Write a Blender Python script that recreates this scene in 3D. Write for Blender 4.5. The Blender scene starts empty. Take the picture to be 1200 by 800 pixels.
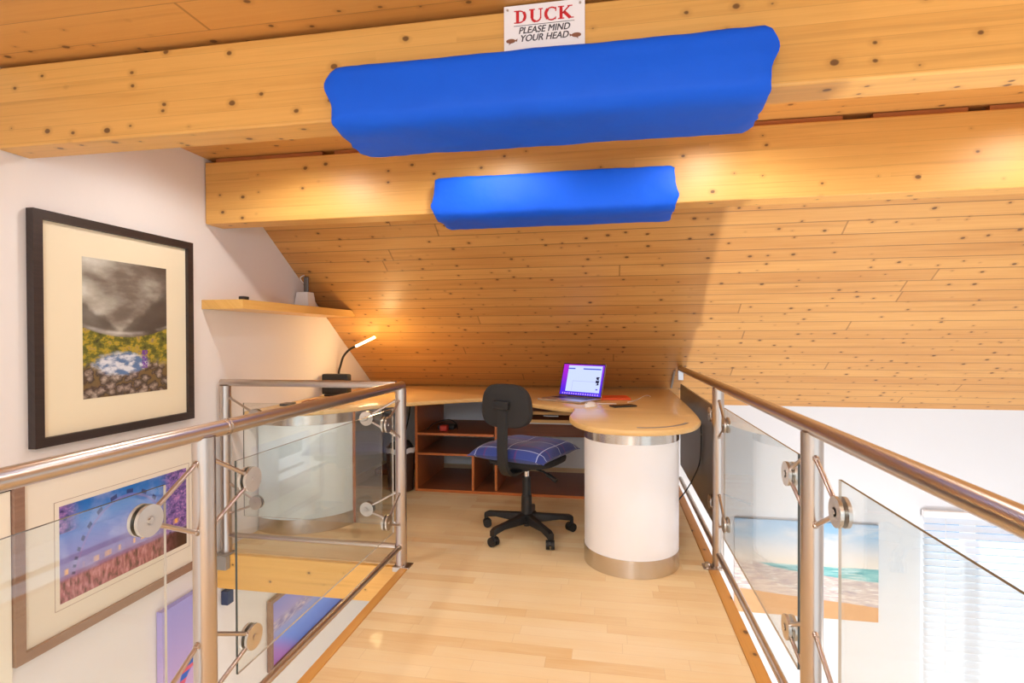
import bpy, bmesh, math, random
from mathutils import Vector, Matrix
random.seed(7)
C = bpy.context.scene.collection
PI = math.pi

# ------------------------------------------------------------------ node helper
class T:
    def __init__(s, name):
        s.m = bpy.data.materials.new(name); s.m.use_nodes = True
        s.t = s.m.node_tree; s.n = s.t.nodes; s.l = s.t.links
        s.n.clear(); s.out = s.n.new('ShaderNodeOutputMaterial')
        s.co = None
    def put(s, sock, v):
        if isinstance(v, bpy.types.NodeSocket): s.l.new(v, sock)
        elif isinstance(v, (tuple, list)) and sock.type == 'RGBA' and len(v) == 3: sock.default_value = (*v, 1)
        else: sock.default_value = v
    def math(s, op, a, b=0.0, c=0.0, clamp=False):
        n = s.n.new('ShaderNodeMath'); n.operation = op; n.use_clamp = clamp
        s.put(n.inputs[0], a); s.put(n.inputs[1], b); s.put(n.inputs[2], c); return n.outputs[0]
    def add(s, a, b): return s.math('ADD', a, b)
    def sub(s, a, b): return s.math('SUBTRACT', a, b)
    def mul(s, a, b): return s.math('MULTIPLY', a, b)
    def lt(s, a, b): return s.math('LESS_THAN', a, b)
    def gt(s, a, b): return s.math('GREATER_THAN', a, b)
    def step(s, x, lo, hi):
        n = s.n.new('ShaderNodeMapRange'); n.interpolation_type = 'SMOOTHSTEP'
        s.put(n.inputs[0], x); n.inputs[1].default_value = lo; n.inputs[2].default_value = hi; return n.outputs[0]
    def mix(s, f, a, b, mode='MIX'):
        n = s.n.new('ShaderNodeMix'); n.data_type = 'RGBA'; n.blend_type = mode
        s.put(n.inputs[0], f); s.put(n.inputs[6], a); s.put(n.inputs[7], b); return n.outputs[2]
    def coord(s):
        if s.co is None: s.co = s.n.new('ShaderNodeTexCoord').outputs['Object']
        n = s.n.new('ShaderNodeSeparateXYZ'); s.l.new(s.co, n.inputs[0]); return n.outputs
    def vec(s, x, y=0.0, z=0.0):
        n = s.n.new('ShaderNodeCombineXYZ')
        for i, v in enumerate((x, y, z)): s.put(n.inputs[i], v)
        return n.outputs[0]
    def noise(s, v, scale=1.0, detail=2.0, rough=.5, dist=0.0, col=False):
        n = s.n.new('ShaderNodeTexNoise'); s.put(n.inputs['Vector'], v)
        n.inputs['Scale'].default_value = scale; n.inputs['Detail'].default_value = detail
        n.inputs['Roughness'].default_value = rough; n.inputs['Distortion'].default_value = dist
        return n.outputs[1] if col else n.outputs[0]
    def white(s, v):
        n = s.n.new('ShaderNodeTexWhiteNoise'); n.noise_dimensions = '3D'; s.put(n.inputs['Vector'], v); return n.outputs[0]
    def voro(s, v, scale=1.0, rnd=1.0, feature='F1'):
        n = s.n.new('ShaderNodeTexVoronoi'); n.voronoi_dimensions = '2D'; n.feature = feature
        s.put(n.inputs['Vector'], v); n.inputs['Scale'].default_value = scale; n.inputs['Randomness'].default_value = rnd
        return n.outputs
    def ramp(s, f, stops, interp='LINEAR'):
        n = s.n.new('ShaderNodeValToRGB'); n.color_ramp.interpolation = interp
        e = n.color_ramp.elements
        while len(e) > 1: e.remove(e[0])
        e[0].position = stops[0][0]; e[0].color = (*stops[0][1], 1)
        for p, c in stops[1:]:
            k = e.new(p); k.color = (*c, 1)
        s.put(n.inputs[0], f); return n.outputs[0]
    def bsdf(s, col, rough=.5, metal=0.0, bump=None, bstr=.2, bdist=.002, emis=None, estr=0.0, spec=.5, coat=0.0, sheen=0.0):
        n = s.n.new('ShaderNodeBsdfPrincipled')
        s.put(n.inputs['Base Color'], col); s.put(n.inputs['Roughness'], rough); s.put(n.inputs['Metallic'], metal)
        n.inputs['Specular IOR Level'].default_value = spec; n.inputs['Coat Weight'].default_value = coat
        n.inputs['Sheen Weight'].default_value = sheen
        if bump is not None:
            b = s.n.new('ShaderNodeBump'); b.inputs['Strength'].default_value = bstr; b.inputs['Distance'].default_value = bdist
            s.put(b.inputs['Height'], bump); s.l.new(b.outputs[0], n.inputs['Normal'])
        if emis is not None:
            s.put(n.inputs['Emission Color'], emis); n.inputs['Emission Strength'].default_value = estr
        s.l.new(n.outputs[0], s.out.inputs[0]); return s.m

def srgb(r, g, b):
    f = lambda c: (c/255/12.92) if c/255 <= .04045 else ((c/255+.055)/1.055)**2.4
    return (f(r), f(g), f(b))

def plain(name, col, rough=.5, metal=0.0, grain=0.03, scale=40, **k):
    t = T(name); t.coord()
    n = t.noise(t.co, scale, 3)
    c = t.mix(t.mul(n, grain*2), col, tuple(x*.7 for x in col))
    return t.bsdf(c, rough, metal, bump=n, bstr=.08, **k)

def pine(name, pitch, base, dark, groove=0.0, knots=.55, joint=1.8, rough=.38, knot_scale=4.2, axis='x', tone=.5, bleach=0.0):
    t = T(name); x, y, z = t.coord()
    if axis == 'x': u, v = x, t.add(y, z)
    else: u, v = y, t.add(x, z)
    vi = t.math('FLOOR', t.math('DIVIDE', v, pitch)); vf = t.math('FRACT', t.math('DIVIDE', v, pitch))
    r1 = t.white(t.vec(vi, 3.1, 0.0))
    uu = t.add(u, t.mul(r1, joint))
    ui = t.math('FLOOR', t.math('DIVIDE', uu, joint)); uf = t.math('FRACT', t.math('DIVIDE', uu, joint))
    r2 = t.white(t.vec(vi, ui, 5.0))
    big = t.noise(t.vec(t.mul(u, 1.2), t.mul(v, 9), r2), 1.0, 3)
    gr = t.noise(t.vec(t.mul(u, 2.2), t.mul(v, 75), t.mul(r2, 9)), 1.0, 5, .6, .6)
    fine = t.noise(t.vec(t.mul(u, 9), t.mul(v, 420), r2), 1.0, 2)
    f = t.add(t.mul(r2, tone), t.add(t.mul(gr, .55), t.add(t.mul(big, .5), t.mul(fine, .18))))
    f = t.step(f, .35, 1.35)
    col = t.mix(f, base, dark)
    streak = t.step(t.noise(t.vec(t.mul(u, .8), t.mul(v, 30), t.mul(r2, 5)), 1.0, 4, .6, .5), .52, .72)
    col = t.mix(t.mul(streak, .28), col, tuple(c*.62 for c in dark))
    # knots
    kv = t.vec(t.add(u, t.mul(t.noise(t.vec(u, v, 0.0), 30, 2), .008)), t.mul(v, 1.35), 0.0)
    V = t.voro(kv, knot_scale, 1.0)
    sepc = t.n.new('ShaderNodeSeparateXYZ'); t.l.new(V[1], sepc.inputs[0])
    d = V[0]; rnd = sepc.outputs[0]
    rad = t.mul(t.sub(rnd, 1-knots), .105/knots)          # radius of the knot, none below zero
    halo = t.math('SUBTRACT', 1.0, t.step(t.sub(d, t.mul(rad, 1.2)), 0.0, .14))
    halo = t.mul(halo, t.gt(rad, .004))
    core = t.mul(t.math('SUBTRACT', 1.0, t.step(t.sub(d, rad), -.03, .02)), t.gt(rad, .012))
    col = t.mix(t.mul(halo, .26), col, tuple(c*.6 for c in dark))
    col = t.mix(t.mul(core, .82), col, (.09, .032, .012))
    if bleach:
        b = t.step(t.noise(t.vec(t.mul(u, .9), t.mul(v, 2.2), 4.0), 1.0, 4), .55, .8)
        col = t.mix(t.mul(b, bleach), col, (.8, .62, .45))
    h = t.mul(gr, .3)
    if groove:
        e = t.math('MINIMUM', vf, t.sub(1.0, vf))
        g = t.math('SUBTRACT', 1.0, t.step(e, 0.0, groove))
        col = t.mix(t.mul(g, .72), col, tuple(c*.22 for c in dark))
        h = t.sub(h, t.mul(g, 1.2))
        je = t.lt(uf, .0016)
        col = t.mix(t.mul(je, .5), col, tuple(c*.3 for c in dark))
    else:
        e = t.math('MINIMUM', vf, t.sub(1.0, vf))
        col = t.mix(t.mul(t.lt(e, .018), .22), col, tuple(c*.4 for c in dark))
    return t.bsdf(col, rough, bump=h, bstr=.35, bdist=.0025)

M = {}
M['beam'] = pine('glulam_pine', .048, srgb(232, 178, 98), srgb(202, 142, 66), knots=.42, joint=2.3, rough=.42, knot_scale=8.5, tone=.22)
M['boards'] = pine('tongue_and_groove_pine', .1, srgb(220, 166, 96), srgb(186, 124, 60), groove=.045, knots=.62, joint=5.7, rough=.42, knot_scale=8.5, tone=.26)
M['soffit'] = pine('ceiling_board_pine', .14, srgb(214, 156, 84), srgb(194, 130, 60), groove=.012, knots=.4, joint=5.3, rough=.45, knot_scale=8, tone=.2)
M['fascia'] = pine('fascia_pine', .3, srgb(236, 184, 98), srgb(222, 158, 74), knots=.4, joint=6, rough=.4, knot_scale=9, tone=.1)
M['trimwood'] = pine('edge_trim_pine', .3, srgb(226, 166, 84), srgb(202, 138, 62), knots=.35, joint=6, rough=.4, knot_scale=7, axis='y', tone=.1)

def strip_floor():
    t = T('beech_strip_floor'); x, y, z = t.coord()
    p = .066
    vi = t.math('FLOOR', t.math('DIVIDE', y, p)); vf = t.math('FRACT', t.math('DIVIDE', y, p))
    r = t.white(t.vec(vi, 1.0, 0.0)); L = .42
    uu = t.add(x, t.mul(r, L)); ui = t.math('FLOOR', t.math('DIVIDE', uu, L)); uf = t.math('FRACT', t.math('DIVIDE', uu, L))
    r2 = t.white(t.vec(vi, ui, 2.0))
    gr = t.noise(t.vec(t.mul(x, 5), t.mul(y, 80), t.mul(r2, 30)), 1.0, 4, .6, .8)
    pt = t.noise(t.vec(t.mul(x, 3), t.mul(y, 9), r2), 1.0, 3)
    f = t.add(t.mul(r2, .40), t.add(t.mul(gr, .34), t.mul(pt, .45)))
    col = t.ramp(f, [(.2, srgb(250, 232, 194)), (.6, srgb(245, 218, 168)), (1.0, srgb(230, 190, 132))])
    ln = t.math('MAXIMUM', t.lt(vf, .02), t.lt(uf, .004))
    col = t.mix(t.mul(ln, .25), col, srgb(170, 115, 65))
    return t.bsdf(col, t.add(.42, t.mul(pt, .12)), bump=gr, bstr=.05, coat=.1)
M['floor'] = strip_floor()

def plaster(name, col, warm=None):
    t = T(name); t.coord()
    n = t.noise(t.co, 2.2, 4); m = t.noise(t.co, 90, 3)
    c = t.mix(t.mul(n, .5), col, tuple(a*.97 for a in col))
    return t.bsdf(c, .85, bump=m, bstr=.06, spec=.25)
M['wall'] = plaster('white_plaster', srgb(238, 232, 228))
M['wall2'] = plaster('far_white_plaster', srgb(226, 232, 240))
M['lowfloor'] = plaster('pale_lower_floor', srgb(222, 214, 202))
M['laminate'] = plain('white_laminate', srgb(247, 248, 252), .32, grain=.01)
M['laminate_soft'] = plain('pale_blue_white_laminate', srgb(240, 247, 247), .3, grain=.01)
def oak(name, a, b, rough=.3, scale=1.0, axis='x'):
    t = T(name); x, y, z = t.coord()
    u, v = (x, t.add(y, z)) if axis == 'x' else (y, t.add(x, z))
    g = t.noise(t.vec(t.mul(u, 2.5*scale), t.mul(v, 60*scale), 0.0), 1.0, 5, .6, .4)
    p = t.noise(t.vec(t.mul(u, 60), t.mul(v, 500), 0.0), 1.0, 2)
    c = t.mix(t.step(t.add(t.mul(g, .8), t.mul(p, .25)), .25, .85), a, b)
    return t.bsdf(c, rough, bump=g, bstr=.03, coat=.1)
M['desk'] = oak('beech_worktop', srgb(242, 208, 150), srgb(230, 188, 122), .26)
M['deskedge'] = oak('beech_edge', srgb(236, 198, 134), srgb(222, 176, 106), .35)
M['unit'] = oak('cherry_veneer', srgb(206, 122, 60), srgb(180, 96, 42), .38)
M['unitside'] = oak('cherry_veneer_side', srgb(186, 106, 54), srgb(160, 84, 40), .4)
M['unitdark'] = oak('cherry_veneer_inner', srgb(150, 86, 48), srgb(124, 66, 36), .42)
M['shelf'] = oak('beech_shelf', srgb(238, 188, 110), srgb(222, 166, 84), .35, axis='y')
def steel(name, col, rough, axis=None):
    t = T(name); x, y, z = t.coord()
    if axis is None: return t.bsdf(col, rough, 1.0)
    n = t.noise(t.vec(t.mul(x, 20), t.mul(y, 20), t.mul(z, 900)), 1.0, 2)
    m = t.bsdf(t.mix(t.mul(n, .3), col, tuple(c*.85 for c in col)), rough, 1.0)
    p = [q for q in t.n if q.type == 'BSDF_PRINCIPLED'][0]; p.inputs['Anisotropic'].default_value = .85; p.inputs['Anisotropic Rotation'].default_value = .25
    tg = t.n.new('ShaderNodeTangent'); tg.direction_type = 'RADIAL'; tg.axis = 'Z'; t.l.new(tg.outputs[0], p.inputs['Tangent'])
    return m
M['steel'] = steel('brushed_stainless_steel', (.58, .51, .455), .29)
M['steelband'] = steel('stainless_band', (.68, .63, .58), .26, 'z')
M['disc'] = steel('satin_steel_disc', (.66, .62, .57), .3)
M['black'] = plain('black_plastic', (.014, .014, .015), .42)
M['blackfab'] = plain('charcoal_fabric', (.028, .026, .025), .9, grain=.3, scale=400)
M['rubber'] = plain('black_rubber', (.012, .012, .012), .6)
M['chrome'] = steel('chrome', (.8, .8, .8), .1)
M['alu'] = plain('silver_aluminium', (.62, .6, .6), .3, .85, grain=.01)
M['mouse'] = plain('white_plastic', srgb(240, 238, 235), .25, grain=.01)
M['orange'] = plain('orange_card', srgb(238, 92, 40), .5)
M['cablew'] = plain('white_cable_rubber', srgb(235, 230, 225), .5)
M['cableb'] = plain('black_cable_rubber', (.02, .02, .02), .5)
M['cableo'] = plain('brown_orange_cable_rubber', srgb(150, 84, 40), .5)
M['red'] = plain('red_plastic', srgb(196, 52, 36), .4)
M['greypanel'] = plain('dark_grey_panel', srgb(104, 96, 90), .3, grain=.02)
M['bin'] = plain('dark_brown_bin_plastic', srgb(62, 40, 30), .4)
M['bag'] = plain('white_bin_liner', srgb(225, 225, 228), .5)
M['frameblack'] = oak('near_black_ash_frame', srgb(58, 44, 40), srgb(38, 29, 27), .5, axis='y')
M['framebrown'] = oak('taupe_brown_frame', srgb(158, 124, 104), srgb(134, 100, 82), .45, axis='y')
M['mat'] = plain('cream_mount_board', srgb(240, 228, 198), .8, grain=.01)
M['mat2'] = plain('ivory_mount_board', srgb(240, 230, 212), .8, grain=.01)
M['bracket'] = plain('grey_painted_bracket', srgb(150, 142, 132), .5)
M['darkgap'] = plain('dark_timber_gap', srgb(60, 34, 16), .8)
M['block'] = oak('rough_timber_block', srgb(190, 120, 66), srgb(160, 94, 48), .6)
M['redink'] = plain('red_ink', srgb(205, 30, 38), .5)
M['greyink'] = plain('dark_grey_ink', srgb(70, 66, 72), .5)
M['brownink'] = plain('brown_ink', srgb(140, 88, 62), .5)
M['signwhite'] = plain('white_sign_board', srgb(244, 240, 240), .3, grain=.01)

def glass():
    t = T('clear_glass')
    g = t.n.new('ShaderNodeNewGeometry')
    d = t.n.new('ShaderNodeVectorMath'); d.operation = 'DOT_PRODUCT'
    t.l.new(g.outputs['Normal'], d.inputs[0]); t.l.new(g.outputs['Incoming'], d.inputs[1])
    k = t.sub(1.0, t.math('ABSOLUTE', d.outputs['Value']))
    f = t.math('MULTIPLY_ADD', t.math('POWER', k, 5.0), .9, .07)
    tr = t.n.new('ShaderNodeBsdfTransparent'); tr.inputs[0].default_value = (.965, .985, .98, 1)
    gl = t.n.new('ShaderNodeBsdfGlossy'); gl.inputs['Roughness'].default_value = 0.0
    mx = t.n.new('ShaderNodeMixShader'); t.put(mx.inputs[0], f); t.l.new(tr.outputs[0], mx.inputs[1]); t.l.new(gl.outputs[0], mx.inputs[2])
    t.l.new(mx.outputs[0], t.out.inputs[0]); return t.m
M['glass'] = glass()
M['glassedge'] = plain('green_black_glass_edge', srgb(74, 78, 72), .15)
M['glasspale'] = plain('pale_glass_edge', srgb(196, 186, 174), .2)

def cloth_blue():
    t = T('royal_blue_cotton'); t.coord()
    n = t.noise(t.co, 6, 3); w = t.noise(t.co, 500, 1)
    c = t.mix(n, (.0, .115, .80), (.002, .095, .68))
    h = t.add(t.mul(t.noise(t.co, 14, 3), 1.0), t.mul(w, .03))
    return t.bsdf(c, .6, bump=h, bstr=.25, bdist=.01, spec=.3)
M['blue'] = cloth_blue()

def tartan():
    t = T('blue_tartan_cotton'); x, y, z = t.coord()
    base = srgb(52, 72, 150)
    def lines(v, off, w, per=.2):
        f = t.math('FRACT', t.math('DIVIDE', t.add(v, off), per)); return t.lt(t.math('ABSOLUTE', t.sub(f, .5)), w)
    c = base
    for v in (x, y):
        c = t.mix(t.mul(lines(v, .07, .16), .45), c, srgb(30, 42, 118))
        c = t.mix(t.mul(lines(v, .04, .03), .45), c, srgb(120, 50, 120))
    for v in (x, y):
        c = t.mix(t.mul(lines(v, .10, .012), .85), c, srgb(190, 205, 240))
    w = t.noise(t.co, 500, 1)
    return t.bsdf(c, .85, bump=w, bstr=.1, sheen=.2)
M['tartan'] = tartan()

# pictures ----------------------------------------------------------
def pic(name, w, h, fn, ax='y', rough=.35):
    """u to the viewer's right 0..1, v up 0..1; canvas built about its own centre"""
    t = T(name); x, y, z = t.coord()
    u = t.add(t.math('DIVIDE', y if ax == 'y' else x, w), .5); v = t.add(t.math('DIVIDE', z, h), .5)
    c = fn(t, u, v)
    return t.bsdf(c, rough, coat=.2)
def mountain(t, u, v):
    n1 = t.noise(t.vec(t.mul(u, 1.7), t.mul(v, 4.8), 1.0), 1.0, 6, .5)
    cl = t.ramp(t.add(n1, t.mul(t.sub(.45, u), .28)), [(.2, srgb(74, 62, 54)), (.45, srgb(122, 112, 102)), (.6, srgb(176, 172, 160)), (.8, srgb(232, 232, 222))])
    # dark slopes either side of a V-shaped gap
    vl = t.math('ABSOLUTE', t.sub(u, .40))
    edge = t.add(t.add(.38, t.mul(vl, .55)), t.mul(t.noise(t.vec(t.mul(u, 1.0), v, 0.0), 6, 4), .16))
    up = t.math('SUBTRACT', 1.0, t.step(t.sub(v, edge), -.02, .05))
    band = t.step(v, .44, .50)
    dk = t.mix(t.noise(t.vec(t.mul(u, 3), t.mul(v, 8), 0.0), 1.5, 4), srgb(62, 54, 50), srgb(96, 88, 80))
    c = t.mix(t.mul(t.mul(up, band), .75), cl, dk)
    gl = t.math('SUBTRACT', 1.0, t.step(t.math('ABSOLUTE', t.sub(v, t.add(.462, t.mul(t.math('POWER', t.sub(u, .5), 2.0), .22)))), 0.0, .022))
    c = t.mix(t.mul(t.mul(gl, t.step(n1, .35, .6)), .6), c, srgb(228, 226, 220))
    hillm = t.math('SUBTRACT', 1.0, t.step(t.sub(v, t.add(.435, t.mul(t.math('POWER', t.sub(u, .5), 2.0), .28))), -.006, .006))
    nn = t.noise(t.vec(t.mul(u, 9), t.mul(v, 16), 0.0), 1.0, 4, .65)
    hill = t.ramp(nn, [(.3, srgb(56, 54, 36)), (.48, srgb(112, 114, 48)), (.58, srgb(190, 164, 50)), (.68, srgb(140, 124, 104))])
    c = t.mix(hillm, c, hill)
    V = t.voro(t.vec(t.add(t.mul(u, 9), t.mul(nn, 2)), t.add(t.mul(v, 15), nn), 0.0), 1.0)
    V = [t.add(V[0], t.mul(t.noise(t.vec(t.mul(u, 30), t.mul(v, 40), 0.0), 1.0, 3), .35))]
    rk = t.ramp(t.add(V[0], t.mul(t.noise(t.vec(t.mul(u, 5), t.mul(v, 7), 3.0), 1.5, 3), .4)), [(.3, srgb(200, 184, 168)), (.6, srgb(140, 124, 112)), (.85, srgb(70, 58, 50)), (1.15, srgb(120, 98, 62)), ])
    c = t.mix(t.math('SUBTRACT', 1.0, t.step(t.add(v, t.mul(nn, .2)), .30, .36)), c, rk)
    du = t.mul(t.sub(u, .42), 2.1); dv = t.mul(t.sub(v, .235), 7.5)
    el = t.add(t.math('POWER', du, 2.0), t.math('POWER', dv, 2.0))
    st = t.math('SUBTRACT', 1.0, t.step(t.add(el, t.mul(nn, .6)), .55, .85))
    wt = t.mix(t.step(t.noise(t.vec(t.mul(u, 9), t.mul(v, 22), 7.0), 1.0, 3), .4, .6), srgb(98, 128, 170), srgb(224, 228, 236))
    c = t.mix(st, c, wt)
    pf = t.mul(t.lt(t.math('ABSOLUTE', t.sub(u, .70)), .035), t.mul(t.gt(v, .19), t.lt(v, .33)))
    return t.mix(t.mul(pf, t.step(t.noise(t.vec(u, v, 0.0), 60, 2), .4, .55)), c, srgb(118, 60, 170))
def river_night(t, u, v):
    c = t.ramp(v, [(0.0, srgb(150, 90, 100)), (.24, srgb(150, 118, 168)), (.5, srgb(128, 132, 214)), (.8, srgb(72, 134, 222)), (1.0, srgb(28, 112, 196))])
    n = t.noise(t.vec(t.mul(u, 5), t.mul(v, 3), 0.0), 1.0, 4)
    c = t.mix(t.mul(t.step(n, .45, .7), .5), c, srgb(186, 190, 240))
    du = t.sub(u, .46); r2 = t.add(t.mul(du, du), t.math('POWER', t.mul(t.sub(v, .1), .45), 2.0))
    r = t.math('SQRT', r2)
    ring = t.math('SUBTRACT', 1.0, t.step(t.math('ABSOLUTE', t.sub(r, .36)), .004, .01))
    ang = t.math('ARCTAN2', t.sub(v, .1), du)
    pods = t.mul(t.math('SUBTRACT', 1.0, t.step(t.math('ABSOLUTE', t.sub(r, .38)), .008, .014)), t.gt(t.math('SINE', t.mul(ang, 42)), .3))
    c = t.mix(t.mul(ring, .35), c, srgb(170, 120, 190)); c = t.mix(t.mul(pods, .8), c, srgb(50, 50, 110))
    tree = t.add(t.mul(t.step(u, .72, .86), t.gt(v, .25)), t.mul(t.math('SUBTRACT', 1.0, t.step(u, .02, .16)), t.gt(v, .72)))
    tn = t.noise(t.vec(t.mul(u, 26), t.mul(v, 20), 0.0), 1.0, 5, .7, 1.0)
    tc = t.ramp(tn, [(.35, srgb(44, 34, 84)), (.5, srgb(128, 92, 170)), (.65, srgb(206, 150, 206))])
    c = t.mix(t.mul(tree, .92), c, tc)
    em = t.math('SUBTRACT', 1.0, t.step(t.add(v, t.mul(u, .0)), .20, .25))
    bn = t.noise(t.vec(t.mul(u, 40), t.mul(v, 9), 0.0), 1.0, 3)
    bc = t.ramp(bn, [(.35, srgb(88, 40, 54)), (.5, srgb(170, 96, 110)), (.68, srgb(210, 150, 160))])
    bc = t.mix(t.step(u, .6, .95), bc, srgb(70, 42, 28))
    c = t.mix(em, c, bc)
    w = t.mul(t.lt(t.math('ABSOLUTE', t.sub(v, t.add(.3, t.mul(u, .06)))), .03), t.step(t.noise(t.vec(t.mul(u, 14), 0.0, 2.0), 1.0, 2), .5, .62))
    return t.mix(w, c, srgb(250, 186, 96))
def coast_dusk(t, u, v):
    c = t.ramp(t.add(v, t.mul(t.noise(t.vec(t.mul(u, 2), t.mul(v, 3), 0.0), 1.0, 3), .08)), [(.0, srgb(96, 120, 214)), (.30, srgb(112, 146, 238)), (.52, srgb(140, 164, 240)), (.66, srgb(170, 160, 226)), (1.05, srgb(124, 140, 234))])
    ln = t.add(t.add(.56, t.mul(u, .02)), t.mul(t.noise(t.vec(u, 0.0, 0.0), 5, 4), .08))
    b = t.math('SUBTRACT', 1.0, t.step(t.math('ABSOLUTE', t.sub(v, ln)), .03, .12))
    n = t.noise(t.vec(t.mul(u, 24), t.mul(v, 24), 0.0), 1.0, 5, .7)
    bc = t.ramp(n, [(.35, srgb(104, 98, 178)), (.5, srgb(160, 158, 214)), (.6, srgb(216, 206, 226)), (.7, srgb(252, 196, 160))])
    c = t.mix(t.mul(b, .9), c, bc)
    k = t.math('SUBTRACT', 1.0, t.step(t.add(t.mul(u, 2.5), v), .2, .6))
    return t.mix(t.mul(k, .7), c, srgb(196, 110, 190))
def violet_sky(t, u, v):
    c = t.ramp(v, [(0.0, srgb(196, 120, 170)), (.35, srgb(206, 170, 214)), (.7, srgb(176, 158, 214)), (1.0, srgb(158, 150, 214))])
    du = t.sub(u, .62); r = t.math('SQRT', t.add(t.mul(du, du), t.math('POWER', t.mul(t.sub(v, .32), 1.0), 2.0)))
    d = t.math('SUBTRACT', 1.0, t.step(t.math('ABSOLUTE', t.sub(r, .22)), .03, .05))
    return t.mix(t.mul(d, t.lt(v, .6)), c, t.mix(t.gt(t.math('SINE', t.mul(v, 90)), .3), srgb(32, 92, 196), srgb(220, 90, 110)))
def beach(t, u, v):
    n = t.noise(t.vec(t.mul(u, 2.2), t.mul(v, 5), 0.0), 1.0, 5, .55, .4)
    sky = t.ramp(v, [(.52, srgb(244, 232, 214)), (.70, srgb(222, 226, 232)), (.88, srgb(160, 202, 236)), (1.0, srgb(128, 186, 232))])
    sky = t.mix(t.mul(t.step(n, .46, .64), .6), sky, srgb(238, 236, 238))
    seaN = t.noise(t.vec(t.mul(u, 3), t.mul(v, 34), 0.0), 1.0, 4, .6, .6)
    sea = t.ramp(seaN, [(.38, srgb(84, 176, 190)), (.52, srgb(136, 208, 214)), (.62, srgb(214, 236, 238))])
    c = t.mix(t.lt(v, .545), sky, sea)
    e1 = t.add(t.add(.49, t.mul(t.math('SUBTRACT', u, .5), -.10)), t.mul(t.noise(t.vec(u, 1.0, 0.0), 3, 3), .06))
    e1 = t.sub(e1, t.mul(t.step(u, .1, .45), .06))
    wetN = t.noise(t.vec(t.mul(u, 9), t.mul(v, 40), 0.0), 1.0, 4, .6, .8)
    wet = t.ramp(wetN, [(.35, srgb(188, 178, 190)), (.5, srgb(214, 202, 200)), (.65, srgb(240, 238, 236))])
    c = t.mix(t.math('SUBTRACT', 1.0, t.step(t.sub(v, e1), -.008, .008)), c, wet)
    e2 = t.add(t.add(.24, t.mul(u, -.11)), t.mul(t.noise(t.vec(u, 2.0, 0.0), 2, 3), .04))
    sand = t.mix(t.noise(t.vec(t.mul(u, 8), t.mul(v, 8), 0.0), 1.0, 4), srgb(228, 178, 132), srgb(210, 156, 112))
    return t.mix(t.math('SUBTRACT', 1.0, t.step(t.sub(v, e2), -.006, .006)), c, sand)

# ------------------------------------------------------------------ mesh helpers
def tag(o, label=None, cat=None, group=None, kind=None):
    if label: o['label'] = label
    if cat: o['category'] = cat
    if group: o['group'] = group
    if kind: o['kind'] = kind
    return o
def empty(name, loc, rz=0, **k):
    o = bpy.data.objects.new(name, None); C.objects.link(o); o.location = loc; o.rotation_euler = (0, 0, rz)
    o.empty_display_size = .05; return tag(o, **k)
ORG = {}
def obj(name, bm, mats, parent=None, world=True, smooth=False, **k):
    """world=True: vertices are in world metres and get shifted to the parent's origin (parents unrotated)"""
    me = bpy.data.meshes.new(name)
    bmesh.ops.recalc_face_normals(bm, faces=bm.faces)
    o = bpy.data.objects.new(name, me); C.objects.link(o)
    off = Vector((0, 0, 0))
    if parent is not None:
        o.parent = parent
        if world:
            p = parent
            while p is not None: off += p.location; p = p.parent
    if world and off.length: bmesh.ops.translate(bm, verts=bm.verts, vec=-off)
    bm.to_mesh(me); bm.free()
    for m in (mats if isinstance(mats, list) else [mats]): me.materials.append(m)
    if smooth:
        for p in me.polygons: p.use_smooth = True
        try: me.set_sharp_from_angle(angle=math.radians(38))
        except Exception: pass
    return tag(o, **k)
def recentre(o):
    """put the object's origin at the centre of its mesh (pictures need it)"""
    vs = [v.co for v in o.data.vertices]; c = sum((v for v in vs), Vector())/len(vs)
    o.data.transform(Matrix.Translation(-c)); o.location = o.location + c; return o
def box(bm, a, b, mat=0, bev=0.0):
    r = bmesh.ops.create_cube(bm, size=1.0)
    vs = r['verts']; ctr = [(a[i]+b[i])/2 for i in range(3)]; s = [abs(b[i]-a[i]) for i in range(3)]
    for v in vs: v.co = Vector([v.co[i]*s[i]+ctr[i] for i in range(3)])
    fs = {f for v in vs for f in v.link_faces}
    for f in fs: f.material_index = mat
    if bev:
        es = {e for v in vs for e in v.link_edges}
        r2 = bmesh.ops.bevel(bm, geom=list(es), offset=bev, segments=2, affect='EDGES', profile=.5)
        for f in r2['faces']: f.material_index = mat
    return vs
def B(a, b, bev=0.0):
    bm = bmesh.new(); box(bm, a, b, 0, bev); return bm
def cyl(bm, p, q, r, n=24, r2=None, cap=True, mat=0):
    p = Vector(p); q = Vector(q); d = q-p; L = d.length
    m = Matrix.Translation((p+q)/2) @ d.to_track_quat('Z', 'Y').to_matrix().to_4x4()
    g = bmesh.ops.create_cone(bm, cap_ends=cap, segments=n, radius1=r, radius2=r if r2 is None else r2, depth=L, matrix=m)
    for f in {f for v in g['verts'] for f in v.link_faces}: f.material_index = mat
    return g['verts']
def tube(bm, pts, r, n=12, cap=True):
    pts = [Vector(p) for p in pts]; rings = []; N = len(pts)
    up = Vector((0, 0, 1))
    for i, p in enumerate(pts):
        d = (pts[min(i+1, N-1)]-pts[max(i-1, 0)]).normalized()
        a = d.cross(up)
        if a.length < .05: a = d.cross(Vector((0, 1, 0)))
        a.normalize(); b = a.cross(d).normalized()
        rr = r[i] if isinstance(r, (list, tuple)) else r
        rings.append([bm.verts.new(p+(a*math.cos(2*PI*k/n)+b*math.sin(2*PI*k/n))*rr) for k in range(n)])
    for i in range(N-1):
        for k in range(n): bm.faces.new((rings[i][k], rings[i][(k+1) % n], rings[i+1][(k+1) % n], rings[i+1][k]))
    if cap: bm.faces.new(rings[0]); bm.faces.new(rings[-1])
    return bm
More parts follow.
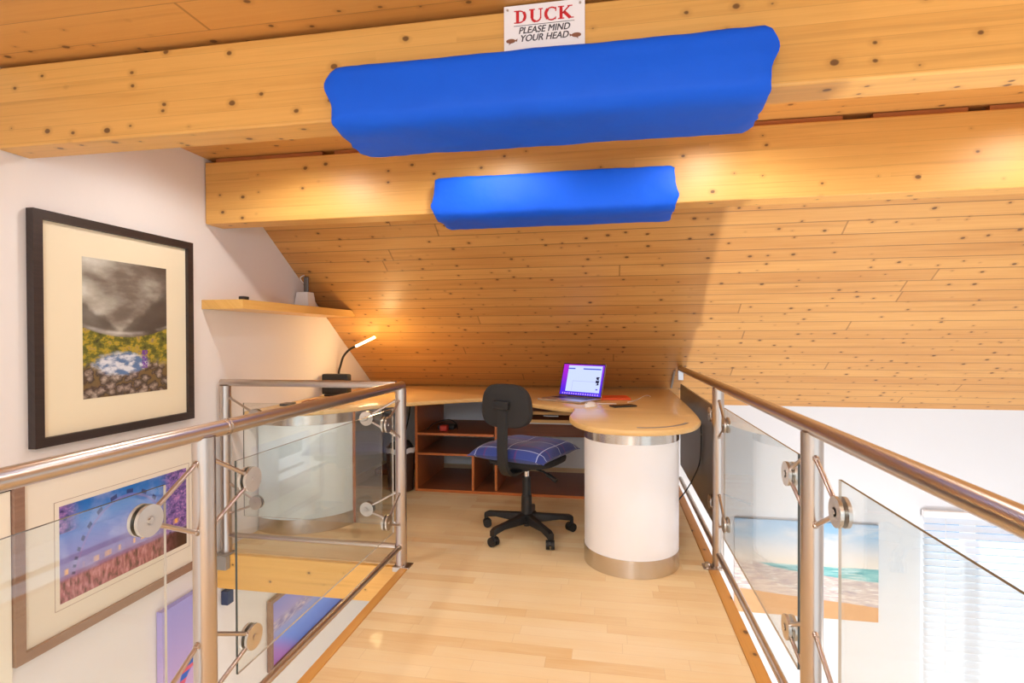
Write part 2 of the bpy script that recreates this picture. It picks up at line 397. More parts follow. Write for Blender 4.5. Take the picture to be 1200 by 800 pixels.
def spline(pts, n=8, closed=False):
    P = [Vector(p) for p in pts]; out = []; N = len(P)
    for i in range(N if closed else N-1):
        g = (lambda j: P[j % N]) if closed else (lambda j: P[max(0, min(N-1, j))])
        a, b, c, d = g(i-1), g(i), g(i+1), g(i+2)
        for k in range(n):
            t = k/n
            out.append(.5*((2*b)+(c-a)*t+(2*a-5*b+4*c-d)*t*t+(3*b-a-3*c+d)*t**3))
    if not closed: out.append(P[-1])
    return out
def prism(poly, z0, z1, axis='z', mat=0, bm=None):
    """poly: 2D points; axis z: (x,y); axis x: (y,z) extruded along x; axis y: (x,z) extruded along y"""
    bm = bm or bmesh.new()
    f = {'z': lambda p, h: (p[0], p[1], h), 'x': lambda p, h: (h, p[0], p[1]), 'y': lambda p, h: (p[0], h, p[1])}[axis]
    a = [bm.verts.new(f(p, z0)) for p in poly]; b = [bm.verts.new(f(p, z1)) for p in poly]; n = len(poly)
    fs = [bm.faces.new(a), bm.faces.new(b)]+[bm.faces.new((a[i], a[(i+1) % n], b[(i+1) % n], b[i])) for i in range(n)]
    for q in fs: q.material_index = mat
    return bm
def lathe(prof, ctr, n=64, a0=0.0, a1=2*PI, bm=None, mat=0):
    bm = bm or bmesh.new(); full = abs(a1-a0-2*PI) < 1e-6; rows = []
    m = n if full else n+1
    for k in range(m):
        a = a0+(a1-a0)*k/n
        rows.append([bm.verts.new((ctr[0]+r*math.cos(a), ctr[1]+r*math.sin(a), ctr[2]+z)) for r, z in prof])
    for k in range(n):
        A, Bq = rows[k], rows[(k+1) % m]
        for j in range(len(prof)-1):
            bm.faces.new((A[j], Bq[j], Bq[j+1], A[j+1])).material_index = mat
    return bm, rows

XL, YB = -2.12, 4.87                 # left wall, far wall
ZC = 2.137                           # flat ceiling
zs = lambda y: 1.872-.704*(y-3.05)   # roof slope
YS = 3.05+(1.872-ZC)/.704
ZLOW = -2.55; YF = -2.2; XR = 5.0

# ------------------------------------------------------------------ setting
S = dict(kind='structure')
bm = prism([(YF, ZLOW), (YB+.1, ZLOW), (YB+.1, zs(YB+.1)), (YS, ZC), (YF, ZC)], XL-.12, XL, 'x')
obj('wall_left', bm, M['wall'], **S)
W0, W1, WZ0, WZ1 = 2.47, 4.45, -2.05, -.222
bm = bmesh.new()
for a, b in (((XL, YB, ZLOW), (W0, YB+.15, zs(YB))), ((W1, YB, ZLOW), (XR, YB+.15, zs(YB))), ((W0, YB, ZLOW), (W1, YB+.15, WZ0)), ((W0, YB, WZ1), (W1, YB+.15, zs(YB)))):
    box(bm, a, b)
obj('wall_far', bm, M['wall2'], **S)
obj('wall_right', B((XR, YF, ZLOW), (XR+.12, YB+.15, ZC)), M['wall2'], **S)
obj('floor_lower', B((XL, YF, ZLOW-.1), (XR, YB+.15, ZLOW)), M['lowfloor'], **S)
# loft floor and walkway
bm = bmesh.new()
box(bm, (-1.01, YF, -.16), (.49, 2.66, 0)); box(bm, (XL, 2.66, -.16), (.49, YB, 0))
obj('floor', bm, M['floor'], **S)
bm = bmesh.new()
box(bm, (-1.055, YF, -.19), (-1.012, 2.64, .002), bev=.004)
obj('trim_1', bm, M['trimwood'], **S)
obj('trim_2', B((.492, YF, -.19), (.545, YB-.005, .002), .004), M['trimwood'], **S)
obj('trim_3', B((XL+.002, 2.628, -.192), (-1.058, 2.656, -.004), .003), M['fascia'], **S)
# ceilings
ang = -math.atan(.704); Ls = (YB+.02-YS)/math.cos(math.atan(.704))
bm = B((0, 0, 0), (XR-XL, Ls, .03))
o = obj('ceiling_slope', bm, M['boards'], **S); o.location = (XL, YS, ZC); o.rotation_euler = (ang, 0, 0)
obj('ceiling', B((XL, YF, ZC), (XR, YS+.02, ZC+.03)), M['soffit'], **S)
bm = bmesh.new(); ya, yb_ = 4.40, 4.625; nz = .704
prism([(ya, zs(ya)-.004), (yb_, zs(yb_)-.004), (yb_-.006, zs(yb_)-.012), (ya-.006, zs(ya)-.012)], .497, .512, 'x', bm=bm)
obj('trim_4', bm, M['bracket'], **S)
# window in the far wall, below
bm = bmesh.new()
for a, b in (((W0, YB+.04, WZ0), (W0+.05, YB+.10, WZ1)), ((W1-.05, YB+.04, WZ0), (W1, YB+.10, WZ1)), ((W0, YB+.04, WZ0), (W1, YB+.10, WZ0+.06)),
             ((W0, YB+.04, WZ1-.06), (W1, YB+.10, WZ1)), ((W0+.33, YB+.045, WZ0), (W0+.42, YB+.095, WZ1)), ((W0+1.06, YB+.045, WZ0), (W0+1.15, YB+.095, WZ1))):
    box(bm, a, b)
win = obj('window_1', bm, M['laminate'], **S)
obj('window_pane', B((W0+.05, YB+.065, WZ0+.06), (W1-.05, YB+.071, WZ1-.06)), M['glass'], win)

# ------------------------------------------------------------------ beams
def beam(y0, y1, z0, z1, label):
    bm = B((XL+.004, y0, z0), (XR-.004, y1, z1), .006)
    return tag(obj('roof_beam', bm, M['beam']), label, 'beam')
beam(1.552, 1.672, 1.845, 2.122, 'wide glued pine beam nearest the camera, with the mind your head sign on it')
beam(2.56, 2.69, 1.785, 2.112, 'knotty glued pine beam below the sloping boards, with the shorter blue pad')
for i, (x0, x1) in enumerate(((XL+.06, -1.45), (-1.38, -.55), (.62, 1.0), (1.12, 1.48), (1.56, 2.6))):
    tag(obj('timber_block', B((x0, 2.575, 2.113), (x1, 2.60, ZC-.003)), M['block']),
        'short brown timber block wedged between the padded lower beam and the ceiling', 'wood block', 'timber blocks on top of the lower beam')

# ------------------------------------------------------------------ pads on the beams
def pad(name, prof, x0, x1, z_ref, label, seed):
    rnd = random.Random(seed)
    P = spline([(0, a, b) for a, b in prof], 5, True); n = len(P)
    bm = bmesh.new(); rows = []; NX = 70
    cy = sum(p[1] for p in prof)/len(prof); cz = sum(p[1] for p in prof)/len(prof)
    from mathutils import noise as NZ
    for i in range(NX+1):
        s = i/NX; x = x0+(x1-x0)*s; e = min(s, 1-s)*(x1-x0)
        sq = 1-.05*math.exp(-(e/.010)**2)
        row = []
        for j, p in enumerate(P):
            outer = j/n < OUT
            q = NZ.noise(Vector((x*7+seed, p[1]*9, p[2]*9)))*.003+NZ.noise(Vector((x*24+seed, p[1]*22, p[2]*22)))*.0016*(1+3*math.exp(-e/.04))
            yc, zc = PC
            dy, dz = p[1]-yc, p[2]-zc
            L = math.hypot(dy, dz) or 1
            k = (sq*L+q)/L if outer else 1.0
            xx = x
            if outer and e < .05:
                xx += (1 if s > .5 else -1)*(.020*math.exp(-((p[2]-z_ref)/.035)**2)+.010*NZ.noise(Vector((seed, p[1]*30, p[2]*30))))*(1-e/.05)
            row.append(bm.verts.new((xx, yc+dy*k, zc+dz*k)))
        rows.append(row)
    for i in range(NX):
        for j in range(n): bm.faces.new((rows[i][j], rows[i][(j+1) % n], rows[i+1][(j+1) % n], rows[i+1][j]))
    for r in (rows[0], rows[-1]):
        # close the U-shaped end by pairing outer and inner outline
        k = int(n*OUT); h = []
        try: bmesh.ops.triangle_fill(bm, edges=[bm.edges.get((r[j], r[(j+1) % n])) for j in range(n)], use_beauty=True)
        except Exception: pass
    return tag(obj(name, bm, M['blue'], smooth=True), label, 'padding')
# outline: outer skin first, then the inner skin that hugs the beam
prof = [(1.540, 1.972), (1.512, 1.980), (1.480, 1.968), (1.474, 1.92), (1.474, 1.852), (1.484, 1.818), (1.52, 1.797), (1.61, 1.789), (1.706, 1.786), (1.730, 1.795), (1.736, 1.85), (1.732, 1.93), (1.712, 1.945),
        (1.684, 1.94), (1.683, 1.89), (1.680, 1.838), (1.61, 1.836), (1.545, 1.837), (1.543, 1.88), (1.543, 1.95)]
OUT, PC = 12.5/20, (1.61, 1.88)
pad('beam_pad', prof, -.808, .412, 1.925, 'long bright blue cloth pad wrapped round the beam under the white sign', 3)
prof = [(2.548, 1.938), (2.52, 1.942), (2.486, 1.932), (2.478, 1.88), (2.48, 1.795), (2.492, 1.757), (2.53, 1.741), (2.63, 1.737), (2.715, 1.735), (2.738, 1.752), (2.745, 1.80), (2.742, 1.86), (2.722, 1.875),
        (2.702, 1.865), (2.701, 1.83), (2.698, 1.777), (2.63, 1.775), (2.555, 1.776), (2.551, 1.83), (2.551, 1.91)]
OUT, PC = 12.5/20, (2.62, 1.83)
pad('beam_pad', prof, -.818, .288, 1.80, 'shorter blue cloth pad wrapped round the far beam, below the long one', 9)

# ------------------------------------------------------------------ sign
sx0, sx1, sz0, sz1, sy = -.297, -.065, 1.965, 2.132, 1.548
sg = empty('warning_sign', ((sx0+sx1)/2, sy, sz0), label='white DUCK please mind your head sign screwed to the beam', cat='sign')
obj('sign_board', B((sx0, sy-.003, sz0), (sx1, sy, sz1), .001), M['signwhite'], sg)
def stroke(bm, pts, w, y, z0=0, mat=0):
    """flat polygon strip in the sign's plane"""
    for a, b in zip(pts, pts[1:]):
        y -= .00003
        a = Vector((a[0], 0, a[1])); b = Vector((b[0], 0, b[1])); d = (b-a).normalized(); nrm = Vector((-d.z, 0, d.x))*w/2
        box_pts = [a+nrm, b+nrm, b-nrm, a-nrm]
        v0 = [bm.verts.new((q.x, y, q.z)) for q in box_pts]; v1 = [bm.verts.new((q.x, y-.0008, q.z)) for q in box_pts]
        bm.faces.new(v0); bm.faces.new(v1)
        for i in range(4): bm.faces.new((v0[i], v0[(i+1) % 4], v1[(i+1) % 4], v1[i]))
def duck_letters():
    bm = bmesh.new(); y = sy-.0032; H_ = .036; z = 2.080; x = -.267; t1, t2, se = .0085, .0035, .0026
    def P(px, pz): return (x+px*1.0, z+pz)
    def serif(cx, pz, w=.019): stroke(bm, [P(cx-w/2, pz), P(cx+w/2, pz)], se, y-.0005)
    # D
    stroke(bm, [P(.010, 0), P(.010, H_)], t1, y); serif(.009, .0013, .018); serif(.009, H_-.0013, .018)
    arc = [(.016+.016*math.sin(a), H_/2+.0165*math.cos(a)) for a in [PI*k/12 for k in range(13)]]
    stroke(bm, [P(.010, H_-.0015)]+[P(a, b) for a, b in arc]+[P(.010, .0015)], t2, y)
    stroke(bm, [P(a, b) for a, b in arc[3:10]], .0078, y-.0007)
    # U
    x += .043
    stroke(bm, [P(.009, .012), P(.009, H_)], t1, y); serif(.009, H_-.0013, .017); stroke(bm, [P(.034, .012), P(.034, H_)], t2, y); serif(.034, H_-.0013, .013)
    arc = [(.0215-.0125*math.cos(a), .012-.0115*math.sin(a)) for a in [PI*k/12 for k in range(13)]]
    stroke(bm, [P(a, b) for a, b in arc[:6]], .007, y); stroke(bm, [P(a, b) for a, b in arc[5:]], .004, y)
    # C
    x += .046
    arc = [(.019-.0165*math.cos(a), H_/2+.0175*math.sin(a)) for a in [-2.3+4.6*k/16 for k in range(17)]]
    stroke(bm, [P(a, b) for a, b in arc], .0038, y); stroke(bm, [P(a, b) for a, b in arc[5:12]], .0085, y-.0007)
    stroke(bm, [P(.031, H_-.001), P(.031, H_-.012)], .003, y); stroke(bm, [P(.031, .001), P(.031, .009)], .002, y)
    # K
    x += .037
    stroke(bm, [P(.009, 0), P(.009, H_)], t1, y); serif(.009, .0013, .018); serif(.009, H_-.0013, .018)
    stroke(bm, [P(.012, .015), P(.034, H_)], t2, y); serif(.034, H_-.0013, .014)
    stroke(bm, [P(.017, .020), P(.035, .001)], .0085, y); serif(.037, .0013, .016)
    return bm
obj('large_lettering', duck_letters(), M['redink'], sg, label='red capital lettering')
bm = bmesh.new(); stroke(bm, [(-.268, 2.0725), (-.094, 2.0725)], .0012, sy-.0032); obj('rule_line', bm, M['greyink'], sg)
def text_mesh(name, body, size, loc, parent, mat, shear=.25, sx=1.0, off=.0):
    cu = bpy.data.curves.new(name, 'FONT'); cu.body = body; cu.size = size; cu.shear = shear; cu.align_x = 'CENTER'; cu.extrude = .0004; cu.offset = off
    tmp = bpy.data.objects.new(name, cu); C.objects.link(tmp)
    dg = bpy.context.evaluated_depsgraph_get(); me = bpy.data.meshes.new_from_object(tmp.evaluated_get(dg))
    bpy.data.objects.remove(tmp); me.transform(Matrix.Translation(Vector(loc)) @ Matrix.Rotation(PI/2, 4, 'X') @ Matrix.Diagonal((sx, 1, 1, 1)))
    b2 = bmesh.new(); b2.from_mesh(me)
    for k in (1, 2):                                   # heavier strokes
        b3 = me.copy(); b3.transform(Matrix.Translation((.0006*k, -.00006*k, .0002*k))); b2.from_mesh(b3); bpy.data.meshes.remove(b3)
    b2.to_mesh(me); b2.free()
    me.transform(Matrix.Translation(-parent.location)); me.materials.clear(); me.materials.append(mat)
    o = bpy.data.objects.new(name, me); C.objects.link(o); o.parent = parent; return o
text_mesh('small_lettering', 'PLEASE MIND', .0265, (-.182, sy-.0034, 2.0495), sg, M['greyink'], sx=.93)
text_mesh('small_lettering', 'YOUR HEAD', .0265, (-.182, sy-.0034, 2.0265), sg, M['greyink'], sx=.93)
for cx, s in ((-.277, 1), (-.089, -1)):
    bm = bmesh.new(); y = sy-.0035; cz = 2.031
    body = [(cx+.0135*math.cos(a), cz+.0062*math.sin(a)) for a in [2*PI*k/20 for k in range(20)]]
    prism(body, y, y-.0008, 'y', bm=bm)
    prism([(cx+s*.011, cz+.0005), (cx+s*.020, cz+.005), (cx+s*.018, cz-.003)], y, y-.0008, 'y', bm=bm)
    prism([(cx-s*.003, cz-.005), (cx-s*.006, cz-.011), (cx+s*.001, cz-.006)], y, y-.0008, 'y', bm=bm)
    obj('emblem', bm, M['brownink'], sg)
for cx, cz in ((-.286, 2.120), (-.078, 2.120)):
    bm = bmesh.new(); cyl(bm, (cx, sy-.003, cz), (cx, sy-.005, cz), .0035, 12); obj('screw', bm, M['disc'], sg)

# ------------------------------------------------------------------ balustrades
RP, RR = .0285, .0215
def rod_clamp(parent, P, D, side, zt, zb, zd, n):
    """P post axis point (x,y), D unit direction along the run away from the post, side unit vector towards the walkway"""
    P = Vector((P[0], P[1], 0)); D = Vector((*D, 0)); Sd = Vector((*side, 0))
    c = P+D*.185; c.z = zd
    bm = bmesh.new()
    cyl(bm, c+Sd*.005, c+Sd*.0135, .037, 40); cyl(bm, c-Sd*.005, c-Sd*.0135, .037, 40)
    cyl(bm, c-Sd*.0135, c+Sd*.0135, .012, 16); cyl(bm, c+Sd*.0135, c+Sd*.0165, .0075, 6)
    d = obj('glass_clamp', bm, M['disc'], parent, smooth=True)
    for z, dz in ((zt, .022), (zb, -.018)):
        a = P+D*(RP-.003); a.z = z
        b = c-D*.026+Sd*.004; b.z = zd+dz
        bm = bmesh.new(); cyl(bm, a, b, .0062, 12); cyl(bm, a, a+(b-a).normalized()*.012, .0085, 12)
        obj('rod', bm, M['steel'], d, smooth=True)
ZR = .93; UP = (.853, .67, .757); LO = (.378, .218, .284)
def post(parent, x, y, base=True, zlow=-.17):
    bm = bmesh.new(); cyl(bm, (x, y, zlow), (x, y, ZR-RR*.6), RP, 32)
    o = obj('post', bm, M['steel'], parent, smooth=True); return o
def panel(parent, name, a, b, thick, z0, z1, mat):
    """upright sheet from a to b (x,y); its edges carry the edge material"""
    a = Vector((*a, 0)); b = Vector((*b, 0)); n = (b-a).normalized().cross(Vector((0, 0, 1)))*thick/2
    bm = bmesh.new(); vs = []
    for p, s in ((a, 1), (b, 1), (b, -1), (a, -1)):
        for z in (z0, z1): vs.append(bm.verts.new((p.x+n.x*s, p.y+n.y*s, z)))
    q = lambda *i: bm.faces.new([vs[k] for k in i])
    q(0, 2, 3, 1); q(4, 6, 7, 5)
    # ends and top carry the dark ground edge, the far end and the bottom the pale one
    for f, k in ((q(2, 4, 5, 3), 2), (q(6, 0, 1, 7), 1), (q(0, 2, 4, 6), 2), (q(1, 3, 5, 7), 1)): f.material_index = k
    return obj(name, bm, mat, parent)
GL = [M['glass'], M['glassedge'], M['glasspale']]
XLr, XRr, YR = -1.06, .545, 2.65
# left balustrade along the walkway
lb = empty('balustrade', (XLr, 1.270, 0), label='steel and glass balustrade along the walkway, turning the corner to the picture wall', cat='railing')
bm = bmesh.new(); cyl(bm, (XLr, -1.4, ZR), (XLr, 2.665, ZR), RR, 32); bmesh.ops.create_uvsphere(bm, u_segments=24, v_segments=12, radius=RR, matrix=Matrix.Translation((XLr, 2.665, ZR)))
hr = obj('handrail', bm, M['steel'], lb, smooth=True)
bm = bmesh.new()
for y in (1.345, 1.357): cyl(bm, (XLr, y, ZR), (XLr, y+.006, ZR), RR+.0022, 32)
obj('joint_ring', bm, M['steel'], hr, smooth=True)
for y in (-.10, 1.270, YR): post(lb, XLr, y, zlow=-.17 if y < 2 else .004)
bm = bmesh.new(); cyl(bm, (XLr, -1.4, .102), (XLr, YR, .102), .0135, 20); obj('bottom_rail', bm, M['steel'], lb, smooth=True)
panel(lb, 'glass_panel', (XLr, .03), (XLr, 1.14), .007, .207, .825, GL)
panel(lb, 'glass_panel', (XLr, 1.393), (XLr, 2.545), .007, .207, .825, GL)
for y, d in ((1.270, -1), (1.270, 1), (YR, -1), (-.10, 1)):
    rod_clamp(lb, (XLr, y), (0, d), (1, 0), *UP, 1); rod_clamp(lb, (XLr, y), (0, d), (1, 0), *LO, 1)
bm = bmesh.new(); box(bm, (XLr-.035, YR-.04, -.02), (XLr+.055, YR+.032, .004), bev=.003); obj('base_plate', bm, M['steel'], lb)
# return balustrade in front of the desk
rb = lb
bm = bmesh.new(); cyl(bm, (-2.10, YR, ZR+.004), (XLr-.024, YR, ZR+.004), RR*.9, 32); obj('handrail', bm, M['steel'], rb, smooth=True)
post(rb, -2.075, YR, zlow=-.01)
bm = bmesh.new(); box(bm, (-2.117, YR-.06, -.075), (-2.035, YR-.024, .0), bev=.003); box(bm, (-2.117, YR-.06, -.004), (-2.035, YR+.03, .002)); obj('bracket', bm, M['bracket'], rb)
bm = bmesh.new(); cyl(bm, (-2.075, YR, .098), (XLr-.03, YR, .098), .0135, 20); obj('bottom_rail', bm, M['steel'], rb, smooth=True)
panel(rb, 'glass_panel', (-1.965, YR), (-1.165, YR), .007, .207, .825, GL)
for x, d in ((-2.075, 1), (XLr, -1)):
    rod_clamp(rb, (x, YR), (d, 0), (0, -1), *UP, 1); rod_clamp(rb, (x, YR), (d, 0), (0, -1), *LO, 1)
# right balustrade over the void
gb = empty('balustrade', (XRr, 1.62, 0), label='long steel balustrade beside the white drum, overlooking the beach canvas', cat='railing')
bm = bmesh.new(); cyl(bm, (XRr, -1.4, ZR), (XRr, 4.37, ZR), RR, 32)
hr = obj('handrail', bm, M['steel'], gb, smooth=True)
obj('end_bracket', B((XRr-.02, 4.345, .84), (XRr+.02, 4.37, ZR-.015), .002), M['alu'], gb)
for y in (.30, 1.598, 2.89): post(gb, XRr, y, zlow=-.17 if y < 2 else .004)
bm = bmesh.new(); cyl(bm, (XRr, -1.4, .075), (XRr, 4.37, .075), .0145, 20); obj('bottom_rail', bm, M['steel'], gb, smooth=True)
panel(gb, 'glass_panel', (XRr, .41), (XRr, 1.415), .007, .203, .835, GL)
panel(gb, 'glass_panel', (XRr, 1.70), (XRr, 2.74), .007, .203, .835, GL)
pnl = panel(gb, 'dark_panel', (XRr+.004, 3.02), (XRr+.004, 4.36), .012, .185, .808, [M['greypanel']]*3); tag(pnl, 'opaque dark grey infill panel')
for y, d in ((1.598, -1), (1.598, 1), (2.89, -1), (.30, 1)):
    rod_clamp(gb, (XRr, y), (0, d), (-1, 0), *UP, 1); rod_clamp(gb, (XRr, y), (0, d), (-1, 0), *LO, 1)
for zt, zb, zd in (UP, LO): rod_clamp(gb, (XRr, 2.89), (0, 1), (-1, 0), zt-.03, zb, zd, 1)
bm = bmesh.new(); box(bm, (XRr-.075, 2.855, -.0), (XRr-.02, 2.925, .006)); cyl(bm, (XRr-.055, 2.875, .004), (XRr-.055, 2.875, .03), .013, 16); cyl(bm, (XRr, 2.89, .0), (XRr, 2.89, .012), .036, 32)
obj('base_plate', bm, M['steel'], gb)
bm = tube(bmesh.new(), spline([(.36, 3.0, .30), (.44, 3.3, .27), (.50, 3.45, .30), (.535, 3.4, .42), (.536, 3.35, .56), (.536, 3.36, .66)], 8), .004, 8)
tag(obj('hanging_cable', bm, M['cableb']), 'thin black cable looping from the white drum to the dark railing panel', 'cable')

# ------------------------------------------------------------------ desk
front = [(-2.115, 2.86), (-1.96, 2.875), (-1.80, 2.92), (-1.66, 3.02), (-1.56, 3.15), (-1.47, 3.32), (-1.33, 3.44), (-1.13, 3.60), (-.95, 3.73), (-.78, 3.79), (-.64, 3.74),
         (-.52, 3.54), (-.39, 3.41), (-.30, 3.34), (-.235, 3.315), (-.208, 3.26), (-.212, 3.12), (-.215, 2.96), (-.180, 2.80), (-.128, 2.69), (-.056, 2.615), (.06, 2.575), (.18, 2.575), (.30, 2.625),
         (.39, 2.715), (.45, 2.86), (.474, 3.01), (.488, 3.5), (.495, 4.60)]
dk = empty('corner_desk', (-.8, 3.9, 0), label='long curved beech corner worktop built in under the sloping boards', cat='desk')
outl = [(p.x, p.y) for p in spline([(a, b, 0) for a, b in front], 6)]
z1d, z0d = .745, .715
bm = bmesh.new()
prof = [(0.010, z0d), (0.002, z0d+.003), (0, z0d+.009), (0, z1d-.009), (.003, z1d-.003), (.011, z1d)]
# normals of the outline to pull in the rounded edge
N = len(outl); rows = []
for i, p in enumerate(outl):
    a = Vector(outl[max(i-1, 0)]); b = Vector(outl[min(i+1, N-1)]); d = (b-a).normalized(); nn = Vector((-d.y, d.x))
    rows.append([bm.verts.new((p[0]+nn.x*o_, p[1]+nn.y*o_, z)) for o_, z in prof])
for i in range(N-1):
    for j in range(len(prof)-1): bm.faces.new((rows[i][j], rows[i+1][j], rows[i+1][j+1], rows[i][j+1])).material_index = 1 if 1 <= j <= 3 else 0
ybk_t, ybk_b = 4.63, 4.66
for j, z, yb in ((-1, z1d, ybk_t), (0, z0d, ybk_b)):
    tail = [bm.verts.new((.49, yb, z)), bm.verts.new((XL+.005, yb, z))]
    bm.faces.new([r[j] for r in rows]+tail)
obj('worktop', bm, [M['desk'], M['deskedge']], dk, smooth=True)
# inlaid metal strip near the tip
arc = spline([(.130, 2.640, 0), (.20, 2.648, 0), (.275, 2.688, 0), (.345, 2.755, 0), (.385, 2.83, 0)], 6)
bm = bmesh.new()
vv = []
for i, p in enumerate(arc):
    d = (arc[min(i+1, len(arc)-1)]-arc[max(i-1, 0)]).normalized(); nn = Vector((-d.y, d.x, 0))*.010
    vv.append([bm.verts.new((p+nn*s+Vector((0, 0, h)))) for s, h in ((-1, .7452), (-1, .7464), (1, .7464), (1, .7452))])
for i in range(len(vv)-1):
    for j in range(4): bm.faces.new((vv[i][j], vv[i+1][j], vv[i+1][(j+1) % 4], vv[i][(j+1) % 4]))
bm.faces.new(vv[0]); bm.faces.new(vv[-1])
obj('inlay_strip', bm, M['bracket'], dk, label='curved grey inlaid strip')
# drum under the rounded end
dr = empty('desk_drum', (.11, 2.925, 0), label='round white drum pedestal with steel bands under the rounded desk end', cat='pedestal')
ctr = (.112, 2.925, 0); Rd = .243
def ring(r, z0, z1, n=96, bev=.002):
    bm = bmesh.new(); cyl(bm, (ctr[0], ctr[1], z0), (ctr[0], ctr[1], z1), r, n); return bm
obj('drum_body', ring(Rd, .002, .712), M['laminate'], dr, smooth=True)
for a, b in ((.001, .088), (.652, .713)): obj('steel_band', ring(Rd+.0025, a, b), M['steelband'], dr, smooth=True)
# curved screen under the other end
cs = empty('curved_pedestal', (-1.945, 3.30, 0), label='curved white pedestal screen with steel bands under the desk by the picture wall', cat='pedestal')
cc = (-1.945, 3.30, 0); Rc = .36; A0 = math.radians(242.5); A1 = math.radians(343)
def shell(r0, r1, z0, z1):
    bm, rows = lathe([(r0, z0), (r1, z0), (r1, z1), (r0, z1), (r0, z0)], cc, 48, A0, A1)
    bmesh.ops.remove_doubles(bm, verts=bm.verts, dist=1e-5)
    bmesh.ops.holes_fill(bm, edges=bm.edges, sides=0)
    return bm
obj('screen_body', shell(Rc-.02, Rc, .002, .712), M['laminate_soft'], cs, smooth=True)
for a, b in ((.001, .088), (.652, .713)): obj('steel_band', shell(Rc+.0002, Rc+.003, a, b), M['steelband'], cs, smooth=True)
e = Vector((math.cos(A1), math.sin(A1), 0)); tt = Vector((-e.y, e.x, 0))
bm = bmesh.new(); p0 = Vector(cc)+e*(Rc-.028)+tt*.002; p1 = Vector(cc)+e*(Rc+.004)+tt*.002
prism([(p0.x, p0.y), (p1.x, p1.y), (p1.x+tt.x*.02, p1.y+tt.y*.02), (p0.x+tt.x*.02, p0.y+tt.y*.02)], .002, .712, bm=bm)
obj('end_strip', bm, M['unit'], cs, label='brown wooden end strip')

# open shelving unit under the desk
su = empty('shelving_unit', (-.85, 4.15, 0), label='open cherry wood shelving unit on the floor under the desk', cat='shelving')
y0, y1 = 3.95, 4.62
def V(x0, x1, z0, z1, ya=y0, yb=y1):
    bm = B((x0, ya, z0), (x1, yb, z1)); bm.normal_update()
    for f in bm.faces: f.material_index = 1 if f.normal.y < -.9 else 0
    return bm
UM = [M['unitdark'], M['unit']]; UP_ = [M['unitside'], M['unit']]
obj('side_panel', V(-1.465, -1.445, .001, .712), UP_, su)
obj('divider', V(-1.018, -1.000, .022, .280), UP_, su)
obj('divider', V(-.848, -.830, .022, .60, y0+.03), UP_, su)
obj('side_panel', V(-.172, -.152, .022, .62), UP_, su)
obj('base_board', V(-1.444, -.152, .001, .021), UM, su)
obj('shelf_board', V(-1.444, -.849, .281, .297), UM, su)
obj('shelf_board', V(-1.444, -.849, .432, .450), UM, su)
kt = empty('keyboard_tray', (-.45, 4.05, .5), label='pull-out keyboard tray with light wood edges hung under the desk behind the chair', cat='drawer')
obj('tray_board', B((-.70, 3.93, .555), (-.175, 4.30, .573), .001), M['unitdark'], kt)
obj('tray_front', B((-.70, 3.915, .553), (-.175, 3.929, .575), .002), M['deskedge'], kt, label='light wood front edge')
obj('top_rail', B((-.70, 3.915, .612), (-.175, 3.945, .634), .002), M['deskedge'], kt)
obj('steel_runner', B((-.69, 3.95, .538), (-.19, 3.965, .550), .001), M['alu'], kt)
obj('handle', B((-.47, 3.905, .600), (-.36, 3.914, .609), .002), M['alu'], kt)
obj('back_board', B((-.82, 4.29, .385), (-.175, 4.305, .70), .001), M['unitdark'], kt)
# small things on the shelves
bm = bmesh.new(); box(bm, (-1.335, 4.10, .452), (-1.20, 4.19, .487), bev=.006); 
tag(obj('power_adapter', bm, M['black']), 'small black power adapter lying on the upper shelf of the unit', 'adapter')
tag(obj('red_box', B((-1.29, 4.02, .452), (-1.235, 4.08, .495), .004), M['red']), 'tiny red box lying on the upper shelf below the desk', 'box')
bm = tube(bmesh.new(), spline([(-1.40, 4.05, .456), (-1.36, 4.10, .50), (-1.27, 4.2, .515), (-1.19, 4.14, .49), (-1.17, 4.10, .458)], 8), .004, 8)
tag(obj('coiled_lead', bm, M['cableb']), 'thin black lead looped over the adapter on the upper shelf', 'cable')

# bin
bn = empty('waste_bin', (-1.56, 3.98, 0), label='dark brown round waste bin with a white liner rim beside the shelving unit', cat='bin')
bm, _ = lathe([(.001, .004), (.088, .004), (.095, .01), (.112, .33), (.108, .33), (.092, .015), (.001, .012)], (-1.585, 3.96, 0), 40)
obj('bin_body', bm, M['bin'], bn, smooth=True)
bm, _ = lathe([(.1145, .300), (.1165, .325), (.113, .338), (.104, .335), (.103, .30)], (-1.585, 3.96, 0), 40)
for v in bm.verts: v.co.z += .004*math.sin(9*math.atan2(v.co.y-3.96, v.co.x+1.585))
obj('bin_liner', bm, M['bag'], bn, smooth=True)
bm = bmesh.new(); bmesh.ops.create_icosphere(bm, subdivisions=3, radius=.09, matrix=Matrix.Translation((-1.585, 3.96, .335)) @ Matrix.Diagonal((1, 1, .62, 1)))
from mathutils import noise as NZ
for v in bm.verts: v.co += v.normal*NZ.noise(v.co*25)*.012
tag(obj('crumpled_rubbish', bm, M['black'], bn), 'black crumpled bag inside')
# dark bits on the floor behind the curved pedestal
bm = bmesh.new(); box(bm, (-1.98, 4.35, .002), (-1.70, 4.62, .05), bev=.008)
tag(obj('floor_box', bm, M['unitdark']), 'low dark box lying on the floor beyond the curved pedestal', 'box')
bm = tube(bmesh.new(), spline([(-1.75, 4.6, .70), (-1.74, 4.55, .5), (-1.78, 4.5, .25), (-1.80, 4.5, .06)], 8), .006, 8)
tag(obj('power_lead', bm, M['cableb']), 'black power lead dropping behind the desk to the floor box', 'cable')

